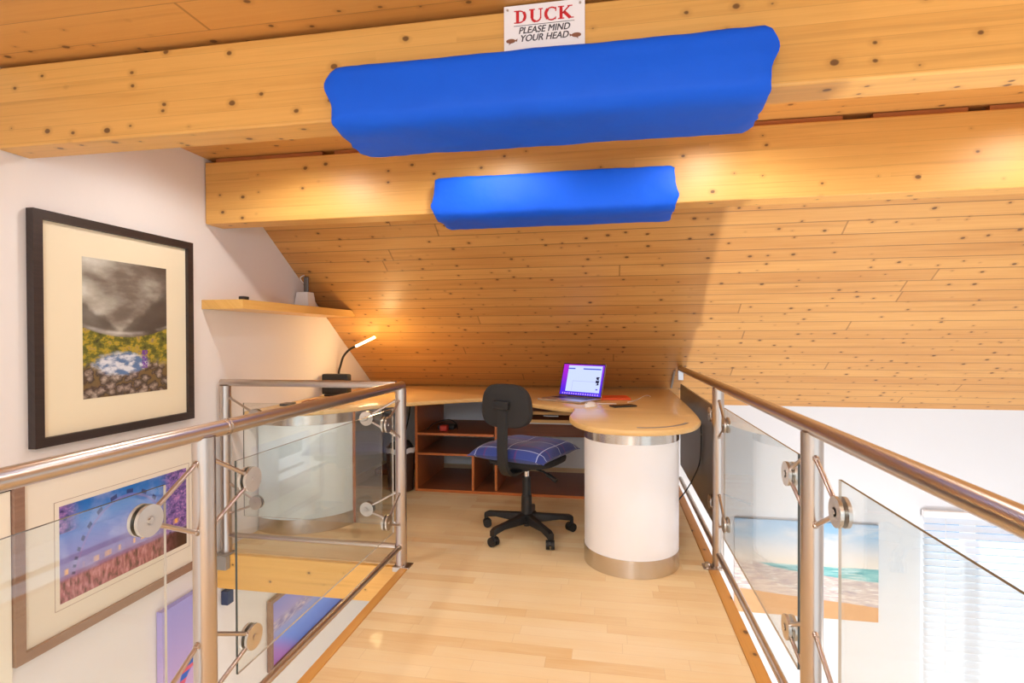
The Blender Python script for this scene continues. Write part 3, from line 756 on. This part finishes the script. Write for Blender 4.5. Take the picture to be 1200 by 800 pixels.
# ------------------------------------------------------------------ chair
ch = empty('office_chair', (-.487, 3.20, 0), math.radians(-20), label='black armless swivel office chair on castors in front of the desk', cat='chair')
def cobj(name, bm, mat, parent=ch, **k): return obj(name, bm, mat, parent, world=False, **k)
bm = bmesh.new(); cyl(bm, (0, 0, .065), (0, 0, .235), .036, 32, .031); cyl(bm, (0, 0, .05), (0, 0, .066), .018, 16)
cobj('gas_lift_cover', bm, M['black'], smooth=True)
bm = bmesh.new(); cyl(bm, (0, 0, .235), (0, 0, .345), .0265, 24, .024); cobj('gas_lift_sleeve', bm, M['black'], smooth=True)
bm = bmesh.new(); cyl(bm, (0, 0, .345), (0, 0, .402), .0145, 24); cobj('piston', bm, M['chrome'], smooth=True)
for k in range(5):
    a = math.radians(163+20+72*k); d = Vector((math.cos(a), math.sin(a), 0)); s = Vector((-d.y, d.x, 0))
    bm = bmesh.new(); rows = []
    for r_, zt_, zb_, w in ((.015, .128, .07, .024), (.10, .118, .075, .021), (.20, .108, .080, .019), (.262, .102, .070, .020), (.283, .092, .056, .018)):
        c = d*r_; rows.append([bm.verts.new(c+s*w*sx_+Vector((0, 0, z))) for sx_, z in ((-1, zb_), (1, zb_), (1, zt_-.008), (.7, zt_), (-.7, zt_), (-1, zt_-.008))])
    for i in range(4):
        for j in range(6): bm.faces.new((rows[i][j], rows[i][(j+1) % 6], rows[i+1][(j+1) % 6], rows[i+1][j]))
    bm.faces.new(rows[0]); bm.faces.new(rows[-1])
    leg = cobj('base_leg', bm, M['black'], smooth=True)
    bm = bmesh.new(); t_ = Matrix.Rotation(.6+k, 3, 'Z') @ d
    c = d*.272+Vector((0, 0, .027)); ax = Vector((-t_.y, t_.x, 0))
    for sg_ in (-1, 1): cyl(bm, c+ax*sg_*.006, c+ax*sg_*.024, .0255, 24)
    cyl(bm, c-ax*.02, c+ax*.02, .009, 12)
    w_ = cobj('castor', bm, M['rubber'], leg, smooth=True)
    bm = bmesh.new(); bmesh.ops.create_uvsphere(bm, u_segments=20, v_segments=10, radius=.029, matrix=Matrix.Translation(c))
    bmesh.ops.delete(bm, geom=[v for v in bm.verts if v.co.z < c.z+.004 or abs((v.co-c).dot(ax)) > .027], context='VERTS')
    cyl(bm, c+Vector((0, 0, .02)), c+Vector((0, 0, .045)), .007, 10)
    cobj('castor_hood', bm, M['black'], w_, smooth=True)
# seat
bm = bmesh.new()
pts = [(.205*math.copysign(abs(math.cos(a))**.55, math.cos(a)), .02+.20*math.copysign(abs(math.sin(a))**.55, math.sin(a))) for a in [2*PI*k/48 for k in range(48)]]
def stack(levels, bm):
    rows = [[bm.verts.new((x*s, .02+(y-.02)*s, z)) for x, y in pts] for s, z in levels]
    for i in range(len(rows)-1):
        for j in range(48): bm.faces.new((rows[i][j], rows[i][(j+1) % 48], rows[i+1][(j+1) % 48], rows[i+1][j]))
    bm.faces.new(rows[0]); bm.faces.new(rows[-1])
stack(((.93, .432), (.985, .435), (1.0, .445), (1.0, .456), (.97, .466), (.9, .470)), bm)
cobj('seat', bm, M['blackfab'], smooth=True)
bm = bmesh.new(); box(bm, (-.075, -.13, .408), (.075, .13, .431), bev=.005); cyl(bm, (0, 0, .398), (0, 0, .41), .03, 20)
cobj('seat_mechanism', bm, M['black'])
bm = tube(bmesh.new(), [(.07, -.02, .402), (.13, -.03, .395), (.17, -.035, .375)], .006, 10); cyl(bm, (.155, -.033, .383), (.215, -.04, .355), .012, 12, .014)
cobj('lever', bm, M['black'], smooth=True)
bm = bmesh.new(); cyl(bm, (-.07, -.09, .385), (-.045, -.09, .385), .024, 16); cobj('tension_knob', bm, M['black'], smooth=True)
# back bar
path = spline([(0, -.02, .405), (0, -.14, .400), (0, -.215, .405), (0, -.262, .440), (0, -.283, .50), (0, -.285, .60), (0, -.280, .70), (0, -.275, .80)], 6)
bm = bmesh.new(); rows = []
for i, p in enumerate(path):
    d = (path[min(i+1, len(path)-1)]-path[max(i-1, 0)]).normalized(); nn = Vector((0, -d.z, d.y))
    w = .034 if i > 12 else .038
    rows.append([bm.verts.new(p+Vector((sx_*w, 0, 0))+nn*th) for sx_, th in ((-1, -.006), (-.75, .010), (.75, .010), (1, -.006), (.8, -.013), (-.8, -.013))])
for i in range(len(rows)-1):
    for j in range(6): bm.faces.new((rows[i][j], rows[i][(j+1) % 6], rows[i+1][(j+1) % 6], rows[i+1][j]))
bm.faces.new(rows[0]); bm.faces.new(rows[-1])
bar = cobj('back_bar', bm, M['black'], smooth=True)
bm = bmesh.new(); box(bm, (-.055, -.292, .775), (.045, -.262, .825), bev=.008)
cyl(bm, (.03, -.30, .80), (.03, -.285, .80), .019, 16); cobj('back_knob', bm, M['black'], bar, smooth=True)
# backrest: rounded shield, slightly wrapped
bm = bmesh.new(); rows = []
def shield(k, s):
    a = 2*PI*k/56; x = math.copysign(abs(math.cos(a))**.60, math.cos(a)); z = math.copysign(abs(math.sin(a))**.72, math.sin(a))
    return x*(.158-.012*z)*s, .795+z*.122*s
for s, th in ((.55, -.020), (.86, -.020), (.96, -.016), (1.0, -.004), (1.0, .014), (.95, .028), (.8, .036), (.5, .038)):
    row = []
    for k in range(56):
        x, z = shield(k, s); row.append(bm.verts.new((x, -.255+th+.9*x*x, z)))
    rows.append(row)
for i in range(len(rows)-1):
    for j in range(56): bm.faces.new((rows[i][j], rows[i][(j+1) % 56], rows[i+1][(j+1) % 56], rows[i+1][j]))
bm.faces.new(rows[0]); bm.faces.new(rows[-1])
cobj('backrest', bm, M['blackfab'], smooth=True)
# cushion lying on the seat
cu = empty('seat_cushion', (-.497, 3.21, .4705), math.radians(-20), label='blue tartan cushion with thin white lines lying on the office chair', cat='cushion')
bm = bmesh.new(); G = 28; hs = .248
def cush(i, j, sgn):
    u, v = i/G*2-1, j/G*2-1
    e = (1-abs(u)**4)*(1-abs(v)**4); e = max(e, 0)**.5
    pinch = 1-.055*(1-abs(u)**2)*abs(v)**3-.055*(1-abs(v)**2)*abs(u)**3
    x, y = u*hs*pinch, v*hs*pinch
    cr = abs(u)**6*abs(v)**6
    z = .030+(sgn*.062*e if sgn > 0 else -.030*min(1, e*1.5))-.012*cr-.010*max(sgn, 0)*math.exp(-((u)**2+(v-.1)**2)*6)+.003*NZ.noise(Vector((x*12, y*12, sgn)))*e
    return (x, y, max(z, .0005))
for sgn in (1, -1):
    g = [[bm.verts.new(cush(i, j, sgn)) for j in range(G+1)] for i in range(G+1)]
    for i in range(G):
        for j in range(G): bm.faces.new((g[i][j], g[i+1][j], g[i+1][j+1], g[i][j+1]))
bmesh.ops.remove_doubles(bm, verts=bm.verts, dist=.0004)
obj('cushion_cover', bm, M['tartan'], cu, world=False, smooth=True)
edge = [Vector(cush(i, 0, 0)) for i in range(G+1)]+[Vector(cush(G, j, 0)) for j in range(1, G+1)]+[Vector(cush(i, G, 0)) for i in range(G-1, -1, -1)]+[Vector(cush(0, j, 0)) for j in range(G-1, 0, -1)]
bm = tube(bmesh.new(), edge+[edge[0]], .0028, 6, cap=False); obj('piping', bm, M['tartan'], cu, world=False, smooth=True)

# ------------------------------------------------------------------ laptop
lp = empty('laptop', (-.268, 3.70, .7455), math.radians(-32), label='open silver laptop with a purple and white screen on the desk', cat='laptop')
lw, ld = .178, .123
bm = bmesh.new(); box(bm, (-lw, -ld, .001), (lw, ld, .014), bev=.003); base = obj('laptop_base', bm, M['alu'], lp, world=False)
bm = B((-.148, -.01, .0142), (.148, .098, .0150)); obj('keyboard', bm, M['black'], base, world=False)
bm = B((-.06, -.11, .0142), (.06, -.03, .0146)); obj('trackpad', bm, plain('trackpad_grey', (.5, .48, .48), .3), base, world=False)
lidE = bpy.data.objects.new('laptop_lid', None)
bpy.data.objects.remove(lidE)
tilt = math.radians(-16)
Rl = Matrix.Translation((0, ld-.004, .016)) @ Matrix.Rotation(tilt, 4, 'X')
bm = B((-lw, 0, 0), (lw, .006, .236), .0025); bm.transform(Rl); lid = obj('laptop_lid', bm, M['alu'], lp, world=False)
bm = B((-lw+.001, -.0012, .001), (lw-.001, -.0002, .235)); bm.transform(Rl); obj('screen_bezel', bm, M['black'], lid, world=False)
def screen_mat():
    t = T('laptop_screen'); x, y, z = t.coord()
    # local coordinates before the tilt are recovered along the lid
    zz = t.math('DIVIDE', t.sub(z, .016), math.cos(tilt))
    u = t.add(t.math('DIVIDE', x, .344), .5); v = t.math('DIVIDE', t.sub(zz, .008), .220)
    bg = t.mix(t.step(v, .0, .95), srgb(70, 40, 215), srgb(168, 40, 200))
    bg = t.mix(t.mul(t.step(u, .1, 1.0), .55), bg, srgb(84, 60, 225))
    def rect(a, b, c_, d): return t.mul(t.mul(t.gt(u, a), t.lt(u, b)), t.mul(t.gt(v, c_), t.lt(v, d)))
    c = t.mix(rect(.13, .955, .115, .965), bg, srgb(196, 208, 250))
    c = t.mix(rect(.13, .93, .845, .885), c, srgb(70, 86, 200)); c = t.mix(rect(.30, .50, .84, .89), c, srgb(200, 210, 250))
    c = t.mix(rect(.28, .285, .15, .47), c, srgb(150, 150, 205)); c = t.mix(rect(.28, .84, .455, .465), c, srgb(160, 165, 220))
    c = t.mix(t.mul(rect(.84, .92, .36, .62), t.gt(t.noise(t.vec(t.mul(u, 20), t.mul(v, 14), 0.0), 1.0, 1), .45)), c, srgb(40, 36, 60))
    c = t.mix(rect(.86, .91, .20, .24), c, srgb(90, 80, 200))
    c = t.mix(t.mul(rect(.06, .97, .02, .075), t.gt(t.math('SINE', t.mul(u, 110)), -.2)), c, srgb(180, 140, 245))
    e = t.n.new('ShaderNodeEmission'); t.put(e.inputs[0], c); e.inputs[1].default_value = 1.0
    t.l.new(e.outputs[0], t.out.inputs[0]); return t.m
bm = B((-.172, -.0020, .008), (.172, -.0014, .228)); bm.transform(Rl); obj('screen', bm, screen_mat(), lid, world=False)

# mouse, phone, folder, cable
mo = empty('computer_mouse', (-.115, 3.40, .7455), math.radians(-35), label='white computer mouse on the desk between laptop and phone', cat='mouse')
bm = bmesh.new(); bmesh.ops.create_uvsphere(bm, u_segments=32, v_segments=16, radius=1, matrix=Matrix.Diagonal((.031, .057, .030, 1)))
bmesh.ops.bisect_plane(bm, geom=bm.verts[:]+bm.edges[:]+bm.faces[:], plane_co=(0, 0, 0), plane_no=(0, 0, -1), clear_outer=True)
bmesh.ops.holes_fill(bm, edges=bm.edges, sides=0)
obj('mouse_shell', bm, M['mouse'], mo, world=False, smooth=True)
obj('scroll_wheel', B((-.003, -.042, .019), (.003, -.028, .026), .001), M['bracket'], mo, world=False)
ph = empty('mobile_phone', (.085, 3.42, .7455), math.radians(-62), label='black mobile phone lying flat on the desk beside the mouse', cat='phone')
obj('phone_body', B((-.037, -.078, .0005), (.037, .078, .0095), .003), M['black'], ph, world=False)
bm = B((-.034, -.074, .0096), (.034, .074, .0101)); obj('phone_glass', bm, plain('phone_glass', (.01, .01, .012), .05, grain=0), ph, world=False)
o = obj('orange_folder', B((-.12, -.10, .0005), (.12, .10, .012), .002), M['orange']); o.location = (.015, 3.86, .7455); o.rotation_euler = (0, 0, .12)
tag(o, 'flat orange folder on the desk behind the laptop', 'folder')
bm = tube(bmesh.new(), spline([(.045, 3.50, .752), (-.02, 3.52, .7495), (-.08, 3.50, .7495), (-.12, 3.47, .7495)], 6), .0025, 8)
tag(obj('phone_cable', bm, M['cablew']), 'short white cable between the phone and the mouse', 'cable')
bm = tube(bmesh.new(), spline([(.12, 3.62, .7495), (.17, 3.72, .7495), (.21, 3.86, .7495), (.25, 4.02, .7495), (.28, 4.05, .7495), (.29, 3.98, .7495)], 8), .0028, 8)
tag(obj('charging_cable', bm, M['cablew']), 'white charging cable curling over the desk behind the phone', 'cable')

# router and lamp on the left of the desk
rt = empty('desk_radio', (-1.982, 3.71, .7455), math.radians(-4), label='black box-shaped radio with a small teal light, on the desk by the wall', cat='radio')
obj('radio_body', B((-.108, -.03, .012), (.108, .03, .165), .012), M['black'], rt, world=False, smooth=True)
obj('radio_foot', B((-.09, -.025, .0005), (.09, .025, .012), .003), M['rubber'], rt, world=False)
t = T('teal_light'); t.bsdf((.02, .2, .22), .3, emis=srgb(30, 160, 170), estr=.8)
obj('indicator_light', B((-.012, -.0315, .105), (.02, -.0302, .115)), t.m, rt, world=False)
bm = B((-.10, -.0312, .03), (.10, -.0303, .09)); obj('speaker_cloth', bm, M['blackfab'], rt, world=False)
dl = empty('desk_lamp', (-2.02, 3.95, .7455), label='slim gooseneck desk lamp with a glowing tube head behind the black radio', cat='lamp')
bm = bmesh.new(); cyl(bm, (-2.04, 3.95, .746), (-2.04, 3.95, .760), .05, 32); obj('lamp_base', bm, M['black'], dl, smooth=True)
bm = tube(bmesh.new(), spline([(-2.04, 3.95, .758), (-2.095, 3.955, .87), (-2.075, 3.955, .97), (-2.05, 3.955, 1.035), (-2.00, 3.955, 1.085), (-1.945, 3.955, 1.112)], 8), .0085, 10)
obj('gooseneck', bm, M['black'], dl, smooth=True)
bm = bmesh.new(); cyl(bm, (-1.948, 3.955, 1.110), (-1.80, 3.955, 1.176), .0095, 16); cyl(bm, (-1.803, 3.955, 1.175), (-1.79, 3.955, 1.181), .0098, 16)
t = T('glowing_lamp_tube'); t.bsdf((1, .9, .7), .4, emis=(1.0, .66, .30), estr=9.0)
obj('lamp_head', bm, t.m, dl, smooth=True)
bm = tube(bmesh.new(), spline([(-2.0, 3.66, .751), (-1.98, 3.55, .7495), (-2.03, 3.42, .7495), (-2.0, 3.28, .752)], 8), .004, 8)
tag(obj('lamp_cable', bm, M['cableo']), 'thin brown cable lying on the desk in front of the radio', 'cable')
bm = bmesh.new(); box(bm, (-2.06, 3.12, .7458), (-2.0, 3.20, .762), bev=.004); box(bm, (-2.04, 3.20, .748), (-2.02, 3.24, .757))
tag(obj('cable_plug', bm, M['black']), 'small black plug on the desk near the wall', 'plug')

# ------------------------------------------------------------------ wall shelf and its things
tag(obj('wall_shelf', prism([(2.53, 1.332), (zs(1.332)**0*(3.05+(1.872-1.332)/.704)-.006, 1.332), (3.05+(1.872-1.380)/.704-.006, 1.380), (2.53, 1.380)], XL+.003, -1.875, 'x'), M['shelf']),
    'thick light beech shelf on the white wall running into the sloping boards', 'shelf')
wr = empty('white_speaker', (-2.05, 3.42, 1.381), label='small white tapered speaker at the far end of the wall shelf', cat='speaker')
bm = bmesh.new(); rows = []
for s, z in ((1.0, 0.002), (1.0, .006), (.78, .105), (.74, .110)):
    rows.append([bm.verts.new((-2.062+x*s*.054, 3.43+y*s*.05, 1.381+z)) for x, y in ((-1, -1), (1, -1), (1, 1), (-1, 1))])
for i in range(3):
    for j in range(4): bm.faces.new((rows[i][j], rows[i][(j+1) % 4], rows[i+1][(j+1) % 4], rows[i+1][j]))
bm.faces.new(rows[0]); bm.faces.new(rows[-1]); obj('speaker_body', bm, M['mouse'], wr)
obj('base_pad', B((-2.11, 3.383, 1.3805), (-2.0, 3.477, 1.3828)), M['rubber'], wr)
bm = tube(bmesh.new(), spline([(-2.05, 3.43, 1.492), (-2.045, 3.425, 1.53), (-2.075, 3.42, 1.56), (-2.085, 3.41, 1.59), (-2.05, 3.40, 1.605)], 8), .004, 8)
obj('cord', bm, M['cablew'], wr, smooth=True)
bm = bmesh.new(); box(bm, (-2.066, 3.412, 1.49), (-2.030, 3.430, 1.598), bev=.009)
obj('aerial', bm, M['greypanel'], wr)
bm = bmesh.new(); box(bm, (-1.912, 2.545, 1.3805), (-1.88, 2.59, 1.398), bev=.004)
tag(obj('black_clip', bm, M['black']), 'tiny black clip lying on the near corner of the wall shelf', 'clip')

# ------------------------------------------------------------------ pictures
def framed(name, y0, y1, z0, z1, fw, depth, fm, mm, iy0, iy1, iz0, iz1, im, label, x=XL+.004):
    r = empty(name, (x, (y0+y1)/2, z0), label=label, cat='picture')
    bm = bmesh.new(); o_ = [(y0, z0), (y1, z0), (y1, z1), (y0, z1)]; i_ = [(y0+fw, z0+fw), (y1-fw, z0+fw), (y1-fw, z1-fw), (y0+fw, z1-fw)]
    vs = {}
    for k in range(4):
        for nm, p, xx in (('a', o_[k], x), ('b', o_[k], x+depth), ('c', i_[k], x+depth), ('d', i_[k], x)):
            vs[nm, k] = bm.verts.new((xx, *p))
    for k in range(4):
        j = (k+1) % 4
        for p, q in (('a', 'b'), ('b', 'c'), ('c', 'd'), ('d', 'a')): bm.faces.new((vs[p, k], vs[p, j], vs[q, j], vs[q, k]))
    obj('picture_frame', bm, fm, r)
    if mm: obj('mount_board', B((x+.001, y0+fw+.0005, z0+fw+.0005), (x+depth*.5, y1-fw-.0005, z1-fw-.0005)), mm, r)
    p = obj('picture_print', B((x+depth*.5+.0002, iy0, iz0), (x+depth*.5+.0015, iy1, iz1)), im, r); recentre(p)
    return r
t1 = pic('mountain_print', .425, .575, mountain)
framed('framed_picture', 1.655, 2.435, .770, 1.662, .035, .032, M['frameblack'], M['mat'], 1.855, 2.278, .932, 1.512, t1, 'large black framed print of a stormy mountain valley and rocky stream')
t2 = pic('river_print', .645, .375, river_night)
rv = framed('framed_picture', 1.585, 2.56, .000, .690, .036, .026, M['framebrown'], M['mat2'], 1.755, 2.395, .145, .525, t2, 'brown framed print of a big wheel over a blue river at dusk')
bm = bmesh.new()
for a, b in (((1.735, .122), (2.415, .1235)), ((1.735, .5445), (2.415, .546)), ((1.735, .122), (1.7365, .546)), ((2.4135, .122), (2.415, .546))):
    box(bm, (XL+.0172, a[0], a[1]), (XL+.0176, b[0], b[1]))
obj('mount_line', bm, M['framebrown'], rv)
t3 = pic('plain_cream_print', .3, .4, lambda t, u, v: t.mix(t.step(u, .3, .9), srgb(236, 222, 196), srgb(246, 236, 216)))
cb = empty('canvas_board', (XL+.004, 1.3, -.06), label='plain cream board with a thin black top strip, touching the brown frame', cat='picture')
p = recentre(obj('board', B((XL+.004, 1.02, -.06), (XL+.018, 1.582, .637), .001), t3, cb)); obj('top_strip', B((XL+.004, 1.02, .6375), (XL+.022, 1.582, .650), .001), M['frameblack'], cb)
t4 = pic('coast_print', 1.50, .415, coast_dusk)
framed('framed_picture', 3.06, 4.62, -.925, -.475, .022, .03, M['framebrown'], None, 3.084, 4.596, -.902, -.498, t4, 'wide brown framed coastline at dusk on the lower wall beneath the desk platform')
t5 = pic('violet_print', .45, .72, violet_sky)
o = recentre(obj('canvas_picture', B((XL+.004, 2.22, -.84), (XL+.036, 2.52, -.12), .002), t5)); tag(o, 'violet sky canvas with a blue arch below the brown framed river print', 'picture')
o = obj('wall_speaker', B((XL+.003, 2.655, -.300), (XL+.045, 2.705, -.222), .004), plain('navy_plastic', srgb(52, 62, 92), .4)); tag(o, 'small navy box fixed to the wall just beneath the platform edge', 'speaker')
t6 = pic('beach_print', 1.105, .79, beach, 'x')
o = recentre(obj('canvas_picture', B((1.045, YB-.035, -1.152), (2.150, YB-.004, -.362), .002), t6)); tag(o, 'unframed beach canvas of blue sea and orange sand on the far wall', 'picture')

# ------------------------------------------------------------------ blind
bl = empty('window_blind', (3.46, YB-.03, WZ0), label='white slatted blind hanging over the window in the lower room', cat='blind')
obj('headrail', B((W0+.002, YB-.055, WZ1-.045), (W1-.002, YB-.006, WZ1+.004), .002), M['laminate'], bl)
def slat_mat():
    t = T('white_blind_slat'); t.coord()
    d = t.n.new('ShaderNodeBsdfDiffuse'); d.inputs[0].default_value = (.9, .92, .95, 1)
    tl = t.n.new('ShaderNodeBsdfTranslucent'); tl.inputs[0].default_value = (.9, .93, .97, 1)
    mx = t.n.new('ShaderNodeMixShader'); mx.inputs[0].default_value = .5
    t.l.new(d.outputs[0], mx.inputs[1]); t.l.new(tl.outputs[0], mx.inputs[2]); t.l.new(mx.outputs[0], t.out.inputs[0]); return t.m
bm = bmesh.new(); z = WZ1-.075
while z > WZ0+.03:
    for s in (1,):
        a = math.radians(60)
        dy, dz = .0245*math.cos(a), .0245*math.sin(a)
        p = [(W0+.006, YB-.030-dy, z-dz), (W1-.006, YB-.030-dy, z-dz), (W1-.006, YB-.030+dy, z+dz), (W0+.006, YB-.030+dy, z+dz)]
        lo = [bm.verts.new(q) for q in p]; hi = [bm.verts.new((q[0], q[1]-.0015, q[2]+.0015)) for q in p]
        bm.faces.new(lo); bm.faces.new(hi)
        for i in range(4): bm.faces.new((lo[i], lo[(i+1) % 4], hi[(i+1) % 4], hi[i]))
    z -= .0565
obj('slats', bm, slat_mat(), bl)
bm = bmesh.new()
for x in (W0+.15, W0+.75, W0+1.35, W1-.15): cyl(bm, (x, YB-.058, WZ0+.03), (x, YB-.058, WZ1-.05), .0015, 6)
obj('ladder_cord', bm, M['cablew'], bl)

o = obj('added_backdrop', B((-1, 9.0, -3.5), (10, 9.2, 1.6)), plaster('blue_grey_backdrop', srgb(120, 160, 200)), **S)  # added backdrop; blocks the sky so the blind's gaps look darker and bluer
# ------------------------------------------------------------------ light
def lamp(name, kind, loc, power, col=(1, 1, 1), size=.05, rot=None, spot=None, blend=.6, sy_=None):
    L = bpy.data.lights.new(name, kind); L.energy = power; L.color = col
    if kind == 'AREA':
        L.shape = 'RECTANGLE' if sy_ else 'SQUARE'; L.size = size
        if sy_: L.size_y = sy_
    else: L.shadow_soft_size = size
    if spot: L.spot_size = math.radians(spot); L.spot_blend = blend
    o = bpy.data.objects.new(name, L); C.objects.link(o); o.location = loc
    if rot: o.rotation_euler = rot
    return o
WARM = (1.0, .96, .91)
for x in (-1.45, -.53, .47, 1.85):
    lamp('ceiling_spot', 'SPOT', (x, 2.13, 2.13), 22, WARM, .05, (0, 0, 0), 165, .5)
for x, y in ((-1.2, .2), (.0, -.3), (1.6, .2), (3.2, .6)):
    lamp('added_spot_behind', 'SPOT', (x, y, 2.13), 26, WARM, .05, (0, 0, 0), 165, .5)  # added spots, no known fittings; they brighten the floor near the camera
q = lamp('lower_room_uplight', 'SPOT', (.48, 1.1, -2.2), 330, (1, .97, .94), .04, spot=105, blend=.5)
q.rotation_euler = (Vector((1.7, 4.2, .9))-q.location).to_track_quat('-Z', 'Y').to_euler()
lamp('added_front_fill', 'POINT', (-.1, -1.3, 1.65), 62, (.95, .97, 1), .22)  # added frontal fill standing in for a camera flash; reaches under the desk
lamp('added_lower_fill', 'POINT', (2.6, 2.2, -.9), 14, (.96, .98, 1), .25)  # added fill light for the blind slats and lower room, no known fitting
lamp('added_lower_fill', 'POINT', (-1.5, 1.0, -1.6), 22, (.97, .98, 1), .2)  # second added fill light, for the lower room on the left
lamp('desk_lamp_light', 'POINT', (-1.70, 3.76, 1.06), 3.6, (1, .74, .36), .05)
q = lamp('sun', 'SUN', (3, 8, 6), 15, (1, .97, .93), .03); q.rotation_euler = Vector((-.15, -.62, -.78)).to_track_quat('-Z', 'Y').to_euler()
W = bpy.data.worlds.new('daylight'); bpy.context.scene.world = W; W.use_nodes = True
W.node_tree.nodes['Background'].inputs[0].default_value = (.86, .93, 1.0, 1)
W.node_tree.nodes['Background'].inputs[1].default_value = 1.3

# ------------------------------------------------------------------ camera
cam = bpy.data.cameras.new('camera'); co = bpy.data.objects.new('camera', cam); C.objects.link(co)
cam.sensor_width = 36; cam.lens = 635/1200*36; cam.clip_start = .02
yaw, pit, rol = math.radians(10.15), math.radians(-.5), math.radians(-.2)
Mx = Matrix.Rotation(yaw, 4, 'Z') @ Matrix.Rotation(PI/2+pit, 4, 'X') @ Matrix.Rotation(rol, 4, 'Z')
co.matrix_world = Matrix.Translation((0, 0, 1.18)) @ Mx
sc = bpy.context.scene; sc.camera = co
vs = sc.view_settings; vs.view_transform = 'Standard'; vs.look = 'None'; vs.gamma = 1; vs.use_curve_mapping = False; vs.exposure = 0.28
sc.cycles.use_denoising = True
sc.cycles.max_bounces = 10; sc.cycles.transparent_max_bounces = 16
